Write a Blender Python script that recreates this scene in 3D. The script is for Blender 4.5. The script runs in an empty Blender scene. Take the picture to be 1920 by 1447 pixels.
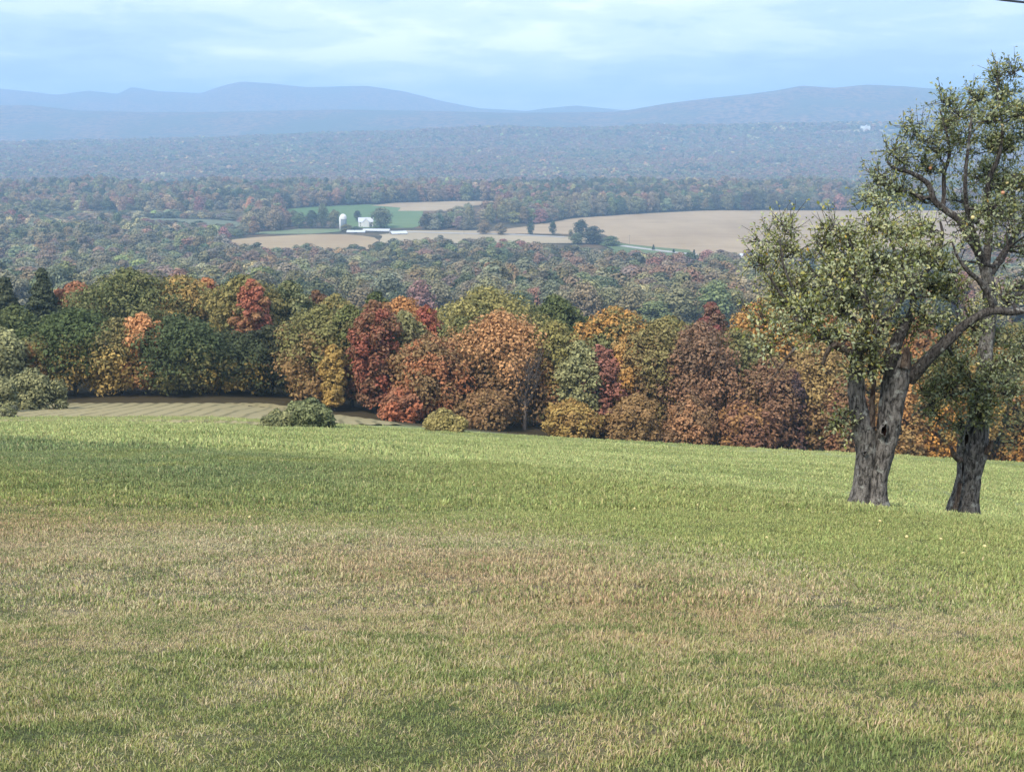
import bpy, math, random
import numpy as np
from mathutils import Vector

# ------------------------------------------------------------------ camera, sky, sun, exposure
SC = bpy.context.scene
COL = SC.collection
F, PITCH = 2318.0, math.radians(12.0)          # focal length in pixels of the 1920 px wide photograph
ST, CT = math.sin(PITCH), math.cos(PITCH)
cam_d = bpy.data.cameras.new('camera')
cam_d.sensor_width = 36.0
cam_d.lens = 36.0 * F / 1920.0
cam_d.clip_start, cam_d.clip_end = 0.1, 90000.0
cam = bpy.data.objects.new('camera', cam_d)
COL.objects.link(cam)
cam.location = (0, 0, 0)                        # eye level is z = 0; the lawn lies 1.7 m below
cam.rotation_euler = (math.radians(90) - PITCH, 0, 0)
SC.camera = cam

SUN_EL, SUN_AZ = 46.0, 215.0                    # azimuth clockwise from +Y (the view direction)
world = bpy.data.worlds.new('World')
SC.world = world
world.use_nodes = True

def build_sky():
    nt = world.node_tree
    N, L = nt.nodes, nt.links
    N.clear()
    out = N.new('ShaderNodeOutputWorld')
    bg = N.new('ShaderNodeBackground')
    bg.inputs['Strength'].default_value = 0.10
    sky = N.new('ShaderNodeTexSky')
    sky.sky_type = 'NISHITA'
    sky.sun_disc = False
    sky.sun_elevation = math.radians(SUN_EL)
    sky.sun_rotation = math.radians(SUN_AZ)
    sky.altitude = 400
    sky.air_density = 1.0
    sky.dust_density = 1.0
    sky.ozone_density = 2.0
    geo = N.new('ShaderNodeTexCoord')
    sep = N.new('ShaderNodeSeparateXYZ')
    L.new(geo.outputs['Generated'], sep.inputs[0])
    def math_(op, a, b=None, clamp=False):
        m = N.new('ShaderNodeMath'); m.operation = op; m.use_clamp = clamp
        for i, v in enumerate((a, b)):
            if v is None: continue
            if isinstance(v, (int, float)): m.inputs[i].default_value = v
            else: L.new(v, m.inputs[i])
        return m.outputs[0]
    zc = math_('MAXIMUM', sep.outputs['Z'], 0.0)
    comb = N.new('ShaderNodeCombineXYZ')
    zz = math_('ADD', zc, 0.16)
    cx = math_('DIVIDE', sep.outputs['X'], zz)
    cy = math_('DIVIDE', sep.outputs['Y'], zz)
    L.new(cx, comb.inputs[0]); L.new(cy, comb.inputs[1])
    def noise(scale, detail, rough, off, dist=0.0):
        mp = N.new('ShaderNodeMapping')
        mp.inputs['Location'].default_value = off
        L.new(comb.outputs[0], mp.inputs['Vector'])
        n = N.new('ShaderNodeTexNoise')
        n.inputs['Scale'].default_value = scale
        n.inputs['Detail'].default_value = detail
        n.inputs['Roughness'].default_value = rough
        n.inputs['Distortion'].default_value = dist
        L.new(mp.outputs[0], n.inputs['Vector'])
        return n.outputs['Fac']
    def ramp(fac, stops):
        r = N.new('ShaderNodeValToRGB')
        r.color_ramp.interpolation = 'EASE'
        while len(r.color_ramp.elements) < len(stops): r.color_ramp.elements.new(0.5)
        for e, (p, c) in zip(r.color_ramp.elements, stops):
            e.position = p; e.color = (*c, 1)
        L.new(fac, r.inputs[0])
        return r.outputs[0]
    big = noise(0.50, 7, 0.54, (3.1, 1.7, 0))
    fine = noise(2.6, 8, 0.58, (7.3, -2.2, 0), 0.3)
    dens = math_('ADD', math_('MULTIPLY', big, 0.66), math_('MULTIPLY', fine, 0.36))
    # colours are radiances before the strength of the background node
    cloud = ramp(dens, [(0.40, (3.0, 3.95, 6.1)), (0.48, (4.2, 5.25, 7.2)), (0.54, (5.7, 6.5, 8.0)), (0.64, (8.2, 8.6, 9.2))])
    cover = ramp(dens, [(0.33, (0.82,) * 3), (0.52, (0.95,) * 3)])
    mix = N.new('ShaderNodeMix'); mix.data_type = 'RGBA'
    L.new(cover, mix.inputs[0])
    L.new(sky.outputs[0], mix.inputs[6]); L.new(cloud, mix.inputs[7])
    L.new(mix.outputs[2], bg.inputs['Color'])
    L.new(bg.outputs[0], out.inputs['Surface'])
build_sky()

sun_d = bpy.data.lights.new('sun', 'SUN')
sun_d.energy = 2.6
sun_d.angle = math.radians(14)
sun_d.color = (1.0, 0.95, 0.87)
sun = bpy.data.objects.new('sun', sun_d)
COL.objects.link(sun)
_el, _az = math.radians(SUN_EL), math.radians(SUN_AZ)
_to = Vector((math.sin(_az) * math.cos(_el), math.cos(_az) * math.cos(_el), math.sin(_el)))
sun.rotation_euler = _to.to_track_quat('Z', 'Y').to_euler()
sun.location = (0, -20, 60)

SC.view_settings.view_transform = 'Standard'
SC.view_settings.look = 'None'
SC.view_settings.exposure = 0.88
SC.view_settings.gamma = 1.0
SC.view_settings.use_curve_mapping = False
SC.render.engine = 'CYCLES'
SC.cycles.use_denoising = True
SC.cycles.max_bounces = 4
SC.cycles.diffuse_bounces = 2
SC.cycles.transmission_bounces = 3
SC.cycles.volume_bounces = 1
SC.cycles.caustics_reflective = False
SC.cycles.caustics_refractive = False

# ------------------------------------------------------------------ helpers
rng = np.random.default_rng(7)
random.seed(7)

def srgb(r, g, b):
    f = lambda c: ((c / 255 + 0.055) / 1.055) ** 2.4 if c > 10 else c / 255 / 12.92
    return (f(r), f(g), f(b))

def muted(c, k=0.24, v=1.10):                    # nearer to grey, a little darker
    if c[0] > 1.5 * c[1]: k = k + 0.14; c = (c[0] * .96, c[1] * 1.12, c[2] * .92)   # reds keep a brown cast
    elif c[1] > c[0]: c = (c[0] * 1.22, c[1] * 1.08, c[2] * .92)
    g = 0.3 * c[0] + 0.59 * c[1] + 0.11 * c[2]
    return tuple(v * (q * (1 - k) + g * k) for q in c)

def ratio(row):                                  # z / y of a sight line through a pixel row
    t = (723.5 - row) / F
    return (-ST + t * CT) / (CT + t * ST)

def world_pt(px, row, y):                        # the point on a pixel's sight line at forward distance y
    z = ratio(row) * y
    depth = y * CT - z * ST
    return Vector(((px - 960) / F * depth, y, z))

def project(x, y, z):
    depth = y * CT - z * ST
    up = y * ST + z * CT
    return 960 + F * x / depth, 723.5 - F * up / depth

def hash3(ix, iy, iz, seed):
    h = (ix * 374761393 + iy * 668265263 + iz * 2147483647 + seed * 974711) & 0xffffffff
    h = ((h ^ (h >> 13)) * 1274126177) & 0xffffffff
    return ((h ^ (h >> 16)) & 0xffff) / 65535.0

def vnoise(x, y, z=0.0, seed=1):                 # value noise in -1..1
    x, y, z = np.broadcast_arrays(np.asarray(x, float), np.asarray(y, float), np.asarray(z, float))
    ix, iy, iz = np.floor(x).astype(np.int64), np.floor(y).astype(np.int64), np.floor(z).astype(np.int64)
    fx, fy, fz = x - ix, y - iy, z - iz
    fx, fy, fz = [t * t * (3 - 2 * t) for t in (fx, fy, fz)]
    r = 0
    for dx in (0, 1):
        for dy in (0, 1):
            for dz in (0, 1):
                w = (fx if dx else 1 - fx) * (fy if dy else 1 - fy) * (fz if dz else 1 - fz)
                r = r + w * hash3(ix + dx, iy + dy, iz + dz, seed)
    return r * 2 - 1

def fbm(x, y, octaves=4, seed=1):
    a, r = 1.0, 0
    for k in range(octaves):
        r = r + a * vnoise(x * 2 ** k, y * 2 ** k, 0, seed + k)
        a *= 0.5
    return r

def sstep(a, b, x):
    t = np.clip((x - a) / (b - a), 0, 1)
    return t * t * (3 - 2 * t)

# ---- the lie of the land: one height function for everything
KY = np.array([95, 140, 165, 330, 500, 800, 1000, 1250, 1750, 2100, 2500, 3000, 3600, 4200.])
KL = np.array([-23.3, -32.6, -34.4, -56, -82, -110, -119, -121, -119, -114, -150, -139, -114, -84.])
KR = np.array([-26.4, -41.0, -45.0, -64, -84, -110, -119, -121, -119, -114, -150, -139, -114, -84.])
RB = ([-400, 0, 350, 700, 950, 1100, 1230, 1600, 1920, 2400], [276, 274, 267, 254, 244, 248, 242, 237, 233, 236])
RC = ([-400, 0, 60, 150, 280, 400, 640, 800, 960, 1150, 1180, 1250, 1330, 1400, 1450, 1500, 1560, 1620, 1690, 1750, 1920, 2400],
      [203, 198, 197, 207, 210, 210, 205, 208, 212, 210, 206, 194, 184, 177, 170, 161, 165, 159, 162, 167, 166, 175])
RD = ([-400, -100, 0, 60, 110, 170, 225, 250, 300, 380, 415, 455, 510, 580, 690, 760, 830, 900, 990, 1020, 1080, 1160, 1300, 2400],
      [176, 168, 166, 172, 178, 170, 176, 163, 171, 175, 163, 153, 157, 164, 161, 172, 190, 203, 208, 203, 198, 206, 214, 220])
YB, YC, YD = 4800., 7000., 10000.

def crest_y(x):
    return 24.8 - 1.06 * x - 0.07 * np.maximum(x, 0) ** 2

def height(x, y):
    x = np.asarray(x, float); y = np.asarray(y, float)
    x, y = np.broadcast_arrays(x, y)
    # lawn and meadow
    yy = np.maximum(y, 0)
    s = y - np.maximum(crest_y(np.clip(x, -30, 30)), 6)
    D = 0.7 + 2.7 * np.clip((x / np.maximum(y, 12) + 0.19) / 0.59, -0.1, 1.1)
    near = -1.7 - 0.218 * yy - 0.05 * np.minimum(y, 0) - D * sstep(0, 32, s) * sstep(2, 12, y)
    near = near + 0.05 * vnoise(x * 0.5, y * 0.5, 0, 3) + 0.20 * vnoise(x * 0.11, y * 0.11, 0, 5) * sstep(4, 20, y)
    # slopes and valley
    u = x / np.maximum(y, 60)
    t = np.clip((u + 0.19) / 0.59, -0.1, 1.1)
    yk = np.clip(y, 95, 4200)
    prof = np.interp(yk, KY, KL) * (1 - t) + np.interp(yk, KY, KR) * t
    prof = prof + 3.0 * vnoise(x / 260, y / 260, 0, 9) * sstep(300, 700, y) * (1 - 0.7 * sstep(900, 1150, y) * (1 - sstep(1900, 2300, y)))
    px = 960 + F * u / CT
    zb = ratio(np.interp(px, *RB)) * YB
    zc = ratio(np.interp(px, *RC)) * YC
    zd = ratio(np.interp(px, *RD)) * YD
    z = np.where(y < 80, near, near * (1 - sstep(80, 100, y)) + prof * sstep(80, 100, y))
    if y.max() < 2300: return z
    far = lambda a, b, z0, z1, zin: np.where(y > a, z0 + (z1 - z0) * sstep(a, b, y), zin)
    rough = 8 * fbm(x / 800, y / 800, 4, 21) * sstep(2400, 4000, y)
    z = far(4200, YB, prof, zb, z)
    z = far(YB, 5500, zb, zb - 40, z)
    z = far(5500, YC, zb - 40, zc, z)
    z = far(YC, 8000, zc, np.minimum(zc - 80, 30), z)
    z = far(8000, YD, np.minimum(zc - 80, 30), zd, z)
    z = far(YD, 13000, zd, zd - 330, z)
    damp = 1 - 0.9 * np.exp(-((y - YB) / 380) ** 2) - 0.9 * np.exp(-((y - YC) / 480) ** 2) - 0.9 * np.exp(-((y - YD) / 800) ** 2)
    ridge = 24 * np.abs(fbm(x / 1100, y / 1300, 5, 33)) * sstep(5200, 6500, y)
    return z + (rough - ridge) * np.clip(damp, 0, 1)

def H(x, y):
    return float(height(x, y))

def hits(px, row, y0=4.0, y1=9000.0):            # first ground points on sight lines, as an (n, 3) array
    px = np.atleast_1d(np.asarray(px, float)); row = np.atleast_1d(np.asarray(row, float))
    t = (723.5 - row) / F
    r = (-ST + t * CT) / (CT + t * ST)
    k = (px - 960) / F * (CT - r * ST)
    ys = np.geomspace(y0, y1, 260)
    d = r[:, None] * ys - height(k[:, None] * ys, np.repeat(ys[None, :], len(r), 0))
    below = d <= 0
    i = np.where(below.any(1), below.argmax(1), len(ys) - 1)
    a, b = ys[np.maximum(i - 1, 0)], ys[i]
    for _ in range(14):
        m = (a + b) / 2
        u = r * m - height(k * m, m) <= 0
        b = np.where(u, m, b); a = np.where(u, a, m)
    return np.stack([k * b, b, r * b], 1)

def hit(px, row, y0=4.0, y1=9000.0):
    return Vector(hits(px, row, y0, y1)[0])

# ---- objects
def link(o, parent=None):
    COL.objects.link(o)
    if parent is not None: o.parent = parent
    return o

def tag(o, label=None, cat=None, group=None, kind=None):
    if label: o['label'] = label
    if cat: o['category'] = cat
    if group: o['group'] = group
    if kind: o['kind'] = kind
    return o

def mesh_np(name, verts, faces, mats=(), attrs=None, smooth=False):
    """verts (n,3); faces: an (m,k) array or a list of such arrays"""
    me = bpy.data.meshes.new(name)
    verts = np.asarray(verts, np.float32)
    fl = faces if isinstance(faces, list) else [faces]
    fl = [np.asarray(f, np.int32) for f in fl if len(f)]
    me.vertices.add(len(verts))
    me.vertices.foreach_set('co', verts.ravel())
    loops = np.concatenate([f.ravel() for f in fl])
    tot = np.concatenate([np.full(len(f), f.shape[1], np.int32) for f in fl])
    start = np.concatenate([[0], np.cumsum(tot)[:-1]]).astype(np.int32)
    me.loops.add(len(loops)); me.loops.foreach_set('vertex_index', loops)
    me.polygons.add(len(tot)); me.polygons.foreach_set('loop_start', start)
    if smooth: me.polygons.foreach_set('use_smooth', np.ones(len(tot), bool))
    for m in mats: me.materials.append(m)
    me.update(calc_edges=True)
    for k, (dom, typ, arr) in (attrs or {}).items():
        a = me.attributes.new(k, typ, dom)
        key = 'color' if 'COLOR' in typ else ('vector' if typ == 'FLOAT_VECTOR' else 'value')
        a.data.foreach_set(key, np.asarray(arr, np.int32 if typ == 'INT' else np.float32).ravel())
    return me

def obj(name, me, parent=None):
    return link(bpy.data.objects.new(name, me), parent)

def empty(name, loc, rz=0.0):
    o = bpy.data.objects.new(name, None)
    o.empty_display_size = 0.3
    o.location = loc; o.rotation_euler = (0, 0, rz)
    return link(o)

class MB:                                        # collects simple shapes into one mesh
    def __init__(s): s.v, s.f = [], []
    def box(s, x0, x1, y0, y1, z0, z1):
        b = len(s.v)
        s.v += [(x0,y0,z0),(x1,y0,z0),(x1,y1,z0),(x0,y1,z0),(x0,y0,z1),(x1,y0,z1),(x1,y1,z1),(x0,y1,z1)]
        s.f += [tuple(b+i for i in q) for q in ((3,2,1,0),(4,5,6,7),(0,1,5,4),(1,2,6,5),(2,3,7,6),(3,0,4,7))]
        return s
    def poly(s, pts, faces):
        b = len(s.v); s.v += [tuple(p) for p in pts]; s.f += [tuple(b+i for i in q) for q in faces]
        return s
    def gable(s, x0, x1, y0, y1, z0, z1, over=0.4, th=0.25):   # two sloping slabs, ridge along x
        ym = (y0+y1)/2
        k = (z1-z0)/(ym-y0)
        for sg, ye in ((-1, y0-over), (1, y1+over)):
            ze = z0 - k*over
            p = [(x0-over,ye,ze),(x1+over,ye,ze),(x1+over,ym,z1),(x0-over,ym,z1)]
            q = [(a,b,c+th) for a,b,c in p]
            s.poly(p+q, [(3,2,1,0),(4,5,6,7),(0,1,5,4),(1,2,6,5),(2,3,7,6),(3,0,4,7)])
        return s
    def tube(s, p0, p1, r0, r1, n=8):
        p0, p1 = Vector(p0), Vector(p1)
        d = (p1-p0).normalized()
        a = d.orthogonal().normalized(); c = d.cross(a)
        b = len(s.v)
        for p, r in ((p0,r0),(p1,r1)):
            for i in range(n):
                t = 2*math.pi*i/n
                s.v.append(tuple(p + a*math.cos(t)*r + c*math.sin(t)*r))
        for i in range(n): s.f.append((b+i, b+(i+1)%n, b+n+(i+1)%n, b+n+i))
        s.f.append(tuple(b+n-1-i for i in range(n))); s.f.append(tuple(b+n+i for i in range(n)))
        return s
    def build(s, name, mat, parent=None, smooth=False):
        me = bpy.data.meshes.new(name)
        me.from_pydata(s.v, [], s.f); me.materials.append(mat); me.update()
        if smooth: me.polygons.foreach_set('use_smooth', np.ones(len(me.polygons), bool))
        return obj(name, me, parent)

# ------------------------------------------------------------------ materials
class NT:
    def __init__(s, tree): s.t, s.N, s.L = tree, tree.nodes, tree.links
    def n(s, typ, **kw):
        x = s.N.new(typ)
        for k, v in kw.items(): setattr(x, k, v)
        return x
    def put(s, sock, v):
        if v is None: return
        if isinstance(v, bpy.types.NodeSocket): s.L.new(v, sock)
        else:
            try: sock.default_value = v
            except Exception: sock.default_value = (*v, 1)
    def m(s, op, a, b=None, c=None, clamp=False):
        x = s.n('ShaderNodeMath', operation=op); x.use_clamp = clamp
        for i, v in enumerate((a, b, c)): s.put(x.inputs[i], v)
        return x.outputs[0]
    def mix(s, fac, a, b, mode='MIX'):
        x = s.n('ShaderNodeMix', data_type='RGBA', blend_type=mode)
        s.put(x.inputs[0], fac); s.put(x.inputs[6], a); s.put(x.inputs[7], b)
        return x.outputs[2]
    def ss(s, v, a, b, lo=0.0, hi=1.0):
        x = s.n('ShaderNodeMapRange', interpolation_type='SMOOTHSTEP')
        s.put(x.inputs[0], v); s.put(x.inputs[1], a); s.put(x.inputs[2], b); s.put(x.inputs[3], lo); s.put(x.inputs[4], hi)
        return x.outputs[0]
    def noise(s, vec, scale, detail=3, rough=0.55, dist=0.0):
        x = s.n('ShaderNodeTexNoise')
        s.put(x.inputs['Vector'], vec); x.inputs['Scale'].default_value = scale
        x.inputs['Detail'].default_value = detail; x.inputs['Roughness'].default_value = rough
        x.inputs['Distortion'].default_value = dist
        return x.outputs['Fac']
    def mapping(s, vec, scale=(1,1,1), rot=(0,0,0), loc=(0,0,0)):
        x = s.n('ShaderNodeMapping')
        s.put(x.inputs[0], vec); x.inputs[1].default_value = loc; x.inputs[2].default_value = rot; x.inputs[3].default_value = scale
        return x.outputs[0]
    def attr(s, name, typ='GEOMETRY', out='Fac'):
        x = s.n('ShaderNodeAttribute', attribute_name=name, attribute_type=typ)
        return x.outputs[out]

def new_mat(name):
    m = bpy.data.materials.new(name); m.use_nodes = True
    m.node_tree.nodes.clear()
    return m, NT(m.node_tree)

def finish(t, col, rough=0.9, spec=0.2, normal=None, trans=None):
    out = t.n('ShaderNodeOutputMaterial')
    p = t.n('ShaderNodeBsdfPrincipled')
    t.put(p.inputs['Base Color'], col); t.put(p.inputs['Roughness'], rough)
    p.inputs['Specular IOR Level'].default_value = spec
    if normal is not None: t.L.new(normal, p.inputs['Normal'])
    if trans:
        tr = t.n('ShaderNodeBsdfTranslucent'); t.put(tr.inputs[0], col)
        mx = t.n('ShaderNodeMixShader'); mx.inputs[0].default_value = trans
        t.L.new(p.outputs[0], mx.inputs[1]); t.L.new(tr.outputs[0], mx.inputs[2])
        t.L.new(mx.outputs[0], out.inputs[0])
    else: t.L.new(p.outputs[0], out.inputs[0])

def bump(t, h, strength=0.5, dist=0.02):
    b = t.n('ShaderNodeBump'); b.inputs['Strength'].default_value = strength; b.inputs['Distance'].default_value = dist
    t.L.new(h, b.inputs['Height'])
    return b.outputs[0]

# one node group gives the colour of the turf at a place; lawn soil and blades both use it
def turf_group():
    g = bpy.data.node_groups.new('turf_colour', 'ShaderNodeTree')
    g.interface.new_socket('Random', in_out='INPUT', socket_type='NodeSocketFloat')
    g.interface.new_socket('Color', in_out='OUTPUT', socket_type='NodeSocketColor')
    t = NT(g)
    gi, go = t.n('NodeGroupInput'), t.n('NodeGroupOutput')
    rnd = gi.outputs[0]
    pos = t.n('ShaderNodeNewGeometry').outputs['Position']
    sep = t.n('ShaderNodeSeparateXYZ'); t.L.new(pos, sep.inputs[0])
    x, y = sep.outputs[0], sep.outputs[1]
    flat = t.n('ShaderNodeCombineXYZ'); t.L.new(x, flat.inputs[0]); t.L.new(y, flat.inputs[1])
    flat = flat.outputs[0]
    n_big = t.noise(flat, 0.16, 3, 0.5)
    n_mid = t.noise(t.mapping(flat, (0.7, 1.0, 1)), 1.5, 5, 0.68, 0.5)
    n_fine = t.noise(flat, 4.5, 4, 0.6)
    # dry lawn in front of a slanting line
    xpos = t.m('MAXIMUM', x, 0.0); xneg = t.m('MINIMUM', x, 0.0)
    yb = t.m('ADD', t.m('MULTIPLY', xpos, 1.25), t.m('MULTIPLY', xneg, 0.35))
    line = t.m('ADD', t.m('ADD', y, yb), t.m('MULTIPLY', t.m('SUBTRACT', n_big, 0.5), 5.0))
    line = t.m('ADD', line, t.m('MULTIPLY', t.m('SUBTRACT', n_mid, 0.5), 3.5))
    dry = t.ss(line, 11.6, 17.6, 1.0, 0.0)
    nearness = t.ss(y, 4.5, 12.0, 0.34, 0.88)
    patch = t.ss(t.m('ADD', t.m('MULTIPLY', n_mid, 0.8), t.m('MULTIPLY', n_big, 0.3)), 0.36, 0.72, -0.50, 0.22)
    dry = t.m('MULTIPLY', dry, nearness)
    dry = t.m('ADD', dry, t.m('MULTIPLY', patch, t.ss(line, 12, 18, 0.95, 0.15)))
    dry = t.m('ADD', dry, t.m('MULTIPLY', t.m('SUBTRACT', n_fine, 0.5), 0.5))
    # each blade is straw or green, more often straw where it is dry
    sel = t.ss(t.m('ADD', dry, t.m('MULTIPLY', t.m('SUBTRACT', rnd, 0.5), 1.1)), 0.24, 0.76)
    straw = t.mix(n_fine, srgb(162, 150, 120) , srgb(184, 172, 144))
    straw = t.mix(t.ss(n_big, 0.35, 0.65), straw, srgb(166, 144, 112))
    green = t.mix(t.ss(n_mid, 0.35, 0.65), srgb(114, 126, 72), srgb(148, 150, 84))
    # lush strip before the brow, pale meadow beyond it
    s = t.m('SUBTRACT', t.m('SUBTRACT', y, 24.8), t.m('ADD', t.m('MULTIPLY', x, -1.06), t.m('MULTIPLY', t.m('MULTIPLY', xpos, xpos), -0.07)))
    s = t.m('ADD', s, t.m('MULTIPLY', t.m('SUBTRACT', n_mid, 0.5), 1.6))
    lushm = t.m('MULTIPLY', t.ss(s, -15, -7), t.ss(n_big, 0.28, 0.50))
    lush = t.mix(n_mid, srgb(126, 138, 82), srgb(156, 160, 94))
    lush = t.mix(t.ss(t.m('ADD', x, t.m('MULTIPLY', t.m('SUBTRACT', n_big, 0.5), 6.0)), 1.0, -6.0), lush, t.mix(n_mid, srgb(98, 114, 78), srgb(128, 140, 88)))
    green = t.mix(lushm, green, lush)
    col = t.mix(sel, green, straw)
    streak = t.noise(t.mapping(flat, (0.05, 0.30, 1), (0, 0, -0.12)), 1.0, 4, 0.6)
    mead = t.mix(t.ss(streak, 0.35, 0.65), srgb(136, 146, 88), srgb(160, 166, 108))
    mead = t.mix(t.m('MULTIPLY', t.ss(rnd, 0.6, 1.0), 0.35), mead, srgb(178, 172, 124))
    s = t.m('ADD', s, t.m('MULTIPLY', t.m('SUBTRACT', n_big, 0.5), 7.0))
    s = t.m('ADD', s, t.m('MULTIPLY', t.m('SUBTRACT', rnd, 0.5), 1.5))
    col = t.mix(t.ss(s, -1.5, 2.5), col, mead)
    hs = t.n('ShaderNodeHueSaturation'); hs.inputs['Saturation'].default_value = 0.90; hs.inputs['Value'].default_value = 1.20
    t.L.new(col, hs.inputs['Color'])
    t.L.new(hs.outputs[0], go.inputs[0])
    return g
TURF = turf_group()

def turf_material(name, blade):
    m, t = new_mat(name)
    g = t.n('ShaderNodeGroup'); g.node_tree = TURF
    if blade:
        r = t.m('FRACT', t.m('ADD', t.attr('rnd'), t.m('MULTIPLY', t.attr('trnd', 'INSTANCER'), 0.45)))
        t.L.new(r, g.inputs[0])
        col = t.mix(1.0, g.outputs[0], t.mix(t.attr('rnd2'), (0.60, 0.61, 0.60, 1), (1.45, 1.43, 1.40, 1)), 'MULTIPLY')
        tw = t.m('FRACT', t.m('MULTIPLY', t.m('ADD', t.attr('rnd'), t.attr('trnd', 'INSTANCER')), 7.31))
        col = t.mix(1.0, col, t.mix(tw, (1.12, 0.95, 0.92, 1), (0.93, 1.06, 0.86, 1)), 'MULTIPLY')
        finish(t, col, 0.7, 0.2, trans=0.3)
    else:
        pos = t.n('ShaderNodeNewGeometry').outputs['Position']
        n = t.noise(pos, 55, 3, 0.7)
        t.L.new(n, g.inputs[0])
        col = t.mix(0.6, g.outputs[0], (0.05, 0.042, 0.024, 1))
        finish(t, col, 0.95, 0.1, bump(t, n, 0.8, 0.05))
    return m
M_TURF = turf_material('turf_ground', False)
M_BLADE = turf_material('turf_blade', True)

def land_material():
    m, t = new_mat('land')
    pos = t.n('ShaderNodeNewGeometry').outputs['Position']
    sep = t.n('ShaderNodeSeparateXYZ'); t.L.new(pos, sep.inputs[0])
    y = sep.outputs[1]
    g = t.n('ShaderNodeGroup'); g.node_tree = TURF
    n = t.noise(pos, 40, 3, 0.7); t.L.new(n, g.inputs[0])
    under = t.mix(t.ss(n, 0.35, 0.65, 0.5, 0.8), g.outputs[0], (0.05, 0.044, 0.026, 1))
    grass = t.mix(t.ss(y, 20, 60), under, t.mix(t.ss(n, 0.3, 0.7), under, g.outputs[0]))
    floor = t.mix(t.noise(pos, 0.4, 4, 0.6), srgb(58, 52, 38), srgb(92, 80, 56))  # dark leaf litter, with the shade under the tree line put into the colour
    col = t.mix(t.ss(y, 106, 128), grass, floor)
    # far woods seen as one canopy
    nf = t.noise(pos, 0.03, 6, 0.7)
    nb = t.noise(pos, 0.0016, 4, 0.6)
    wood = t.mix(t.ss(nf, 0.40, 0.60), srgb(36, 40, 30), srgb(138, 104, 72))
    wood = t.mix(t.ss(nb, 0.4, 0.62), wood, t.mix(nf, srgb(44, 58, 40), srgb(96, 92, 60)))
    wood = t.mix(t.ss(t.noise(pos, 0.0035, 3, 0.5), 0.64, 0.74, 0.0, 0.3), wood, srgb(140, 136, 100))
    col = t.mix(t.ss(y, 300, 600), col, t.mix(0.5, floor, wood))
    col = t.mix(t.ss(y, 2200, 4000), col, wood)
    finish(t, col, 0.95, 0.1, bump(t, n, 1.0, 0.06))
    return m
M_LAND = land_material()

def foliage_material(name, typ, trans=0.25):
    """tint_a, tint_b, tint_h: two colours of the thing and how they divide up the crown"""
    m, t = new_mat(name)
    rnd, l, h = t.attr('rnd'), t.attr('lrnd'), t.attr('h')
    a, b = t.attr('tint_a', typ, 'Color'), t.attr('tint_b', typ, 'Color')
    if typ == 'OBJECT':
        grad, bias = t.attr('tint_h', typ), t.attr('tint_bias', typ)
        f = t.m('ADD', t.m('MULTIPLY', t.m('SUBTRACT', h, 0.5), grad), bias)
    else: f = 0.5
    f = t.m('ADD', f, t.m('MULTIPLY', t.m('SUBTRACT', rnd, 0.5), 0.9))
    f = t.m('ADD', f, t.m('MULTIPLY', t.m('SUBTRACT', l, 0.5), 0.5))
    col = t.mix(t.ss(f, 0.2, 0.8), a, b)
    v = t.m('ADD', 0.66, t.m('MULTIPLY', l, 0.68)) if typ == 'OBJECT' else t.m('ADD', 0.86, t.m('MULTIPLY', l, 0.28))
    vv = t.n('ShaderNodeCombineXYZ')
    for i in range(3): t.L.new(v, vv.inputs[i])
    col = t.mix(1.0, col, vv.outputs[0], 'MULTIPLY')
    finish(t, col, 0.75, 0.15, trans=trans)
    return m
M_FOL = foliage_material('autumn_foliage', 'OBJECT')
M_FOLS = foliage_material('woodland_foliage', 'INSTANCER', 0.2)

def simple(name, c, rough=0.8, spec=0.3, vary=0.15, scale=3.0, metal=0):
    m, t = new_mat(name)
    pos = t.n('ShaderNodeTexCoord').outputs['Object']
    n = t.noise(pos, scale, 4, 0.6)
    c = srgb(*c)
    col = t.mix(n, tuple(k * (1 - vary) for k in c) + (1,), tuple(min(1, k * (1 + vary)) for k in c) + (1,))
    finish(t, col, rough, spec)
    return m
M_WHITE = simple('white_paint', (214, 212, 206))
M_ROOFW = simple('pale_metal_roof', (196, 198, 200), 0.5)
M_ROOFG = simple('grey_roof', (120, 118, 116))
M_SILO = simple('silo_staves', (112, 120, 124), vary=0.2)
M_GLASS = simple('dark_window', (52, 58, 66), 0.2, 0.5)
M_ROAD = simple('pale_road', (168, 162, 152), vary=0.08, scale=0.2)
M_POLE = simple('weathered_wood', (130, 122, 112), vary=0.25)
M_WIRE = simple('black_cable', (30, 30, 34), 0.6)

def field_material(name, c1, c2, sc=0.02, stripe=None):
    m, t = new_mat(name)
    pos = t.n('ShaderNodeNewGeometry').outputs['Position']
    n = t.noise(t.mapping(pos, (1.0, 0.35, 1)), sc, 5, 0.6)
    col = t.mix(t.ss(n, 0.3, 0.7), srgb(*c1), srgb(*c2))
    lines = t.noise(t.mapping(pos, (0.012, 0.10, 1), (0, 0, 0.2)), 1.0, 4, 0.65)
    col = t.mix(t.ss(lines, 0.45, 0.7, 0.0, 0.45), col, tuple(0.72 * q for q in srgb(*c1)) + (1,))
    if stripe:
        a = t.attr('swath')
        col = t.mix(t.m('MULTIPLY', t.ss(a, 0.62, 0.95), t.ss(t.noise(pos, 0.5, 4, 0.6), 0.3, 0.6, 0.5, 1.0)), col, srgb(*stripe))
        col = t.mix(t.m('MULTIPLY', t.noise(pos, 6, 3, 0.7), 0.35), col, srgb(130, 126, 92))
    finish(t, col, 0.95, 0.1)
    return m

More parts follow.
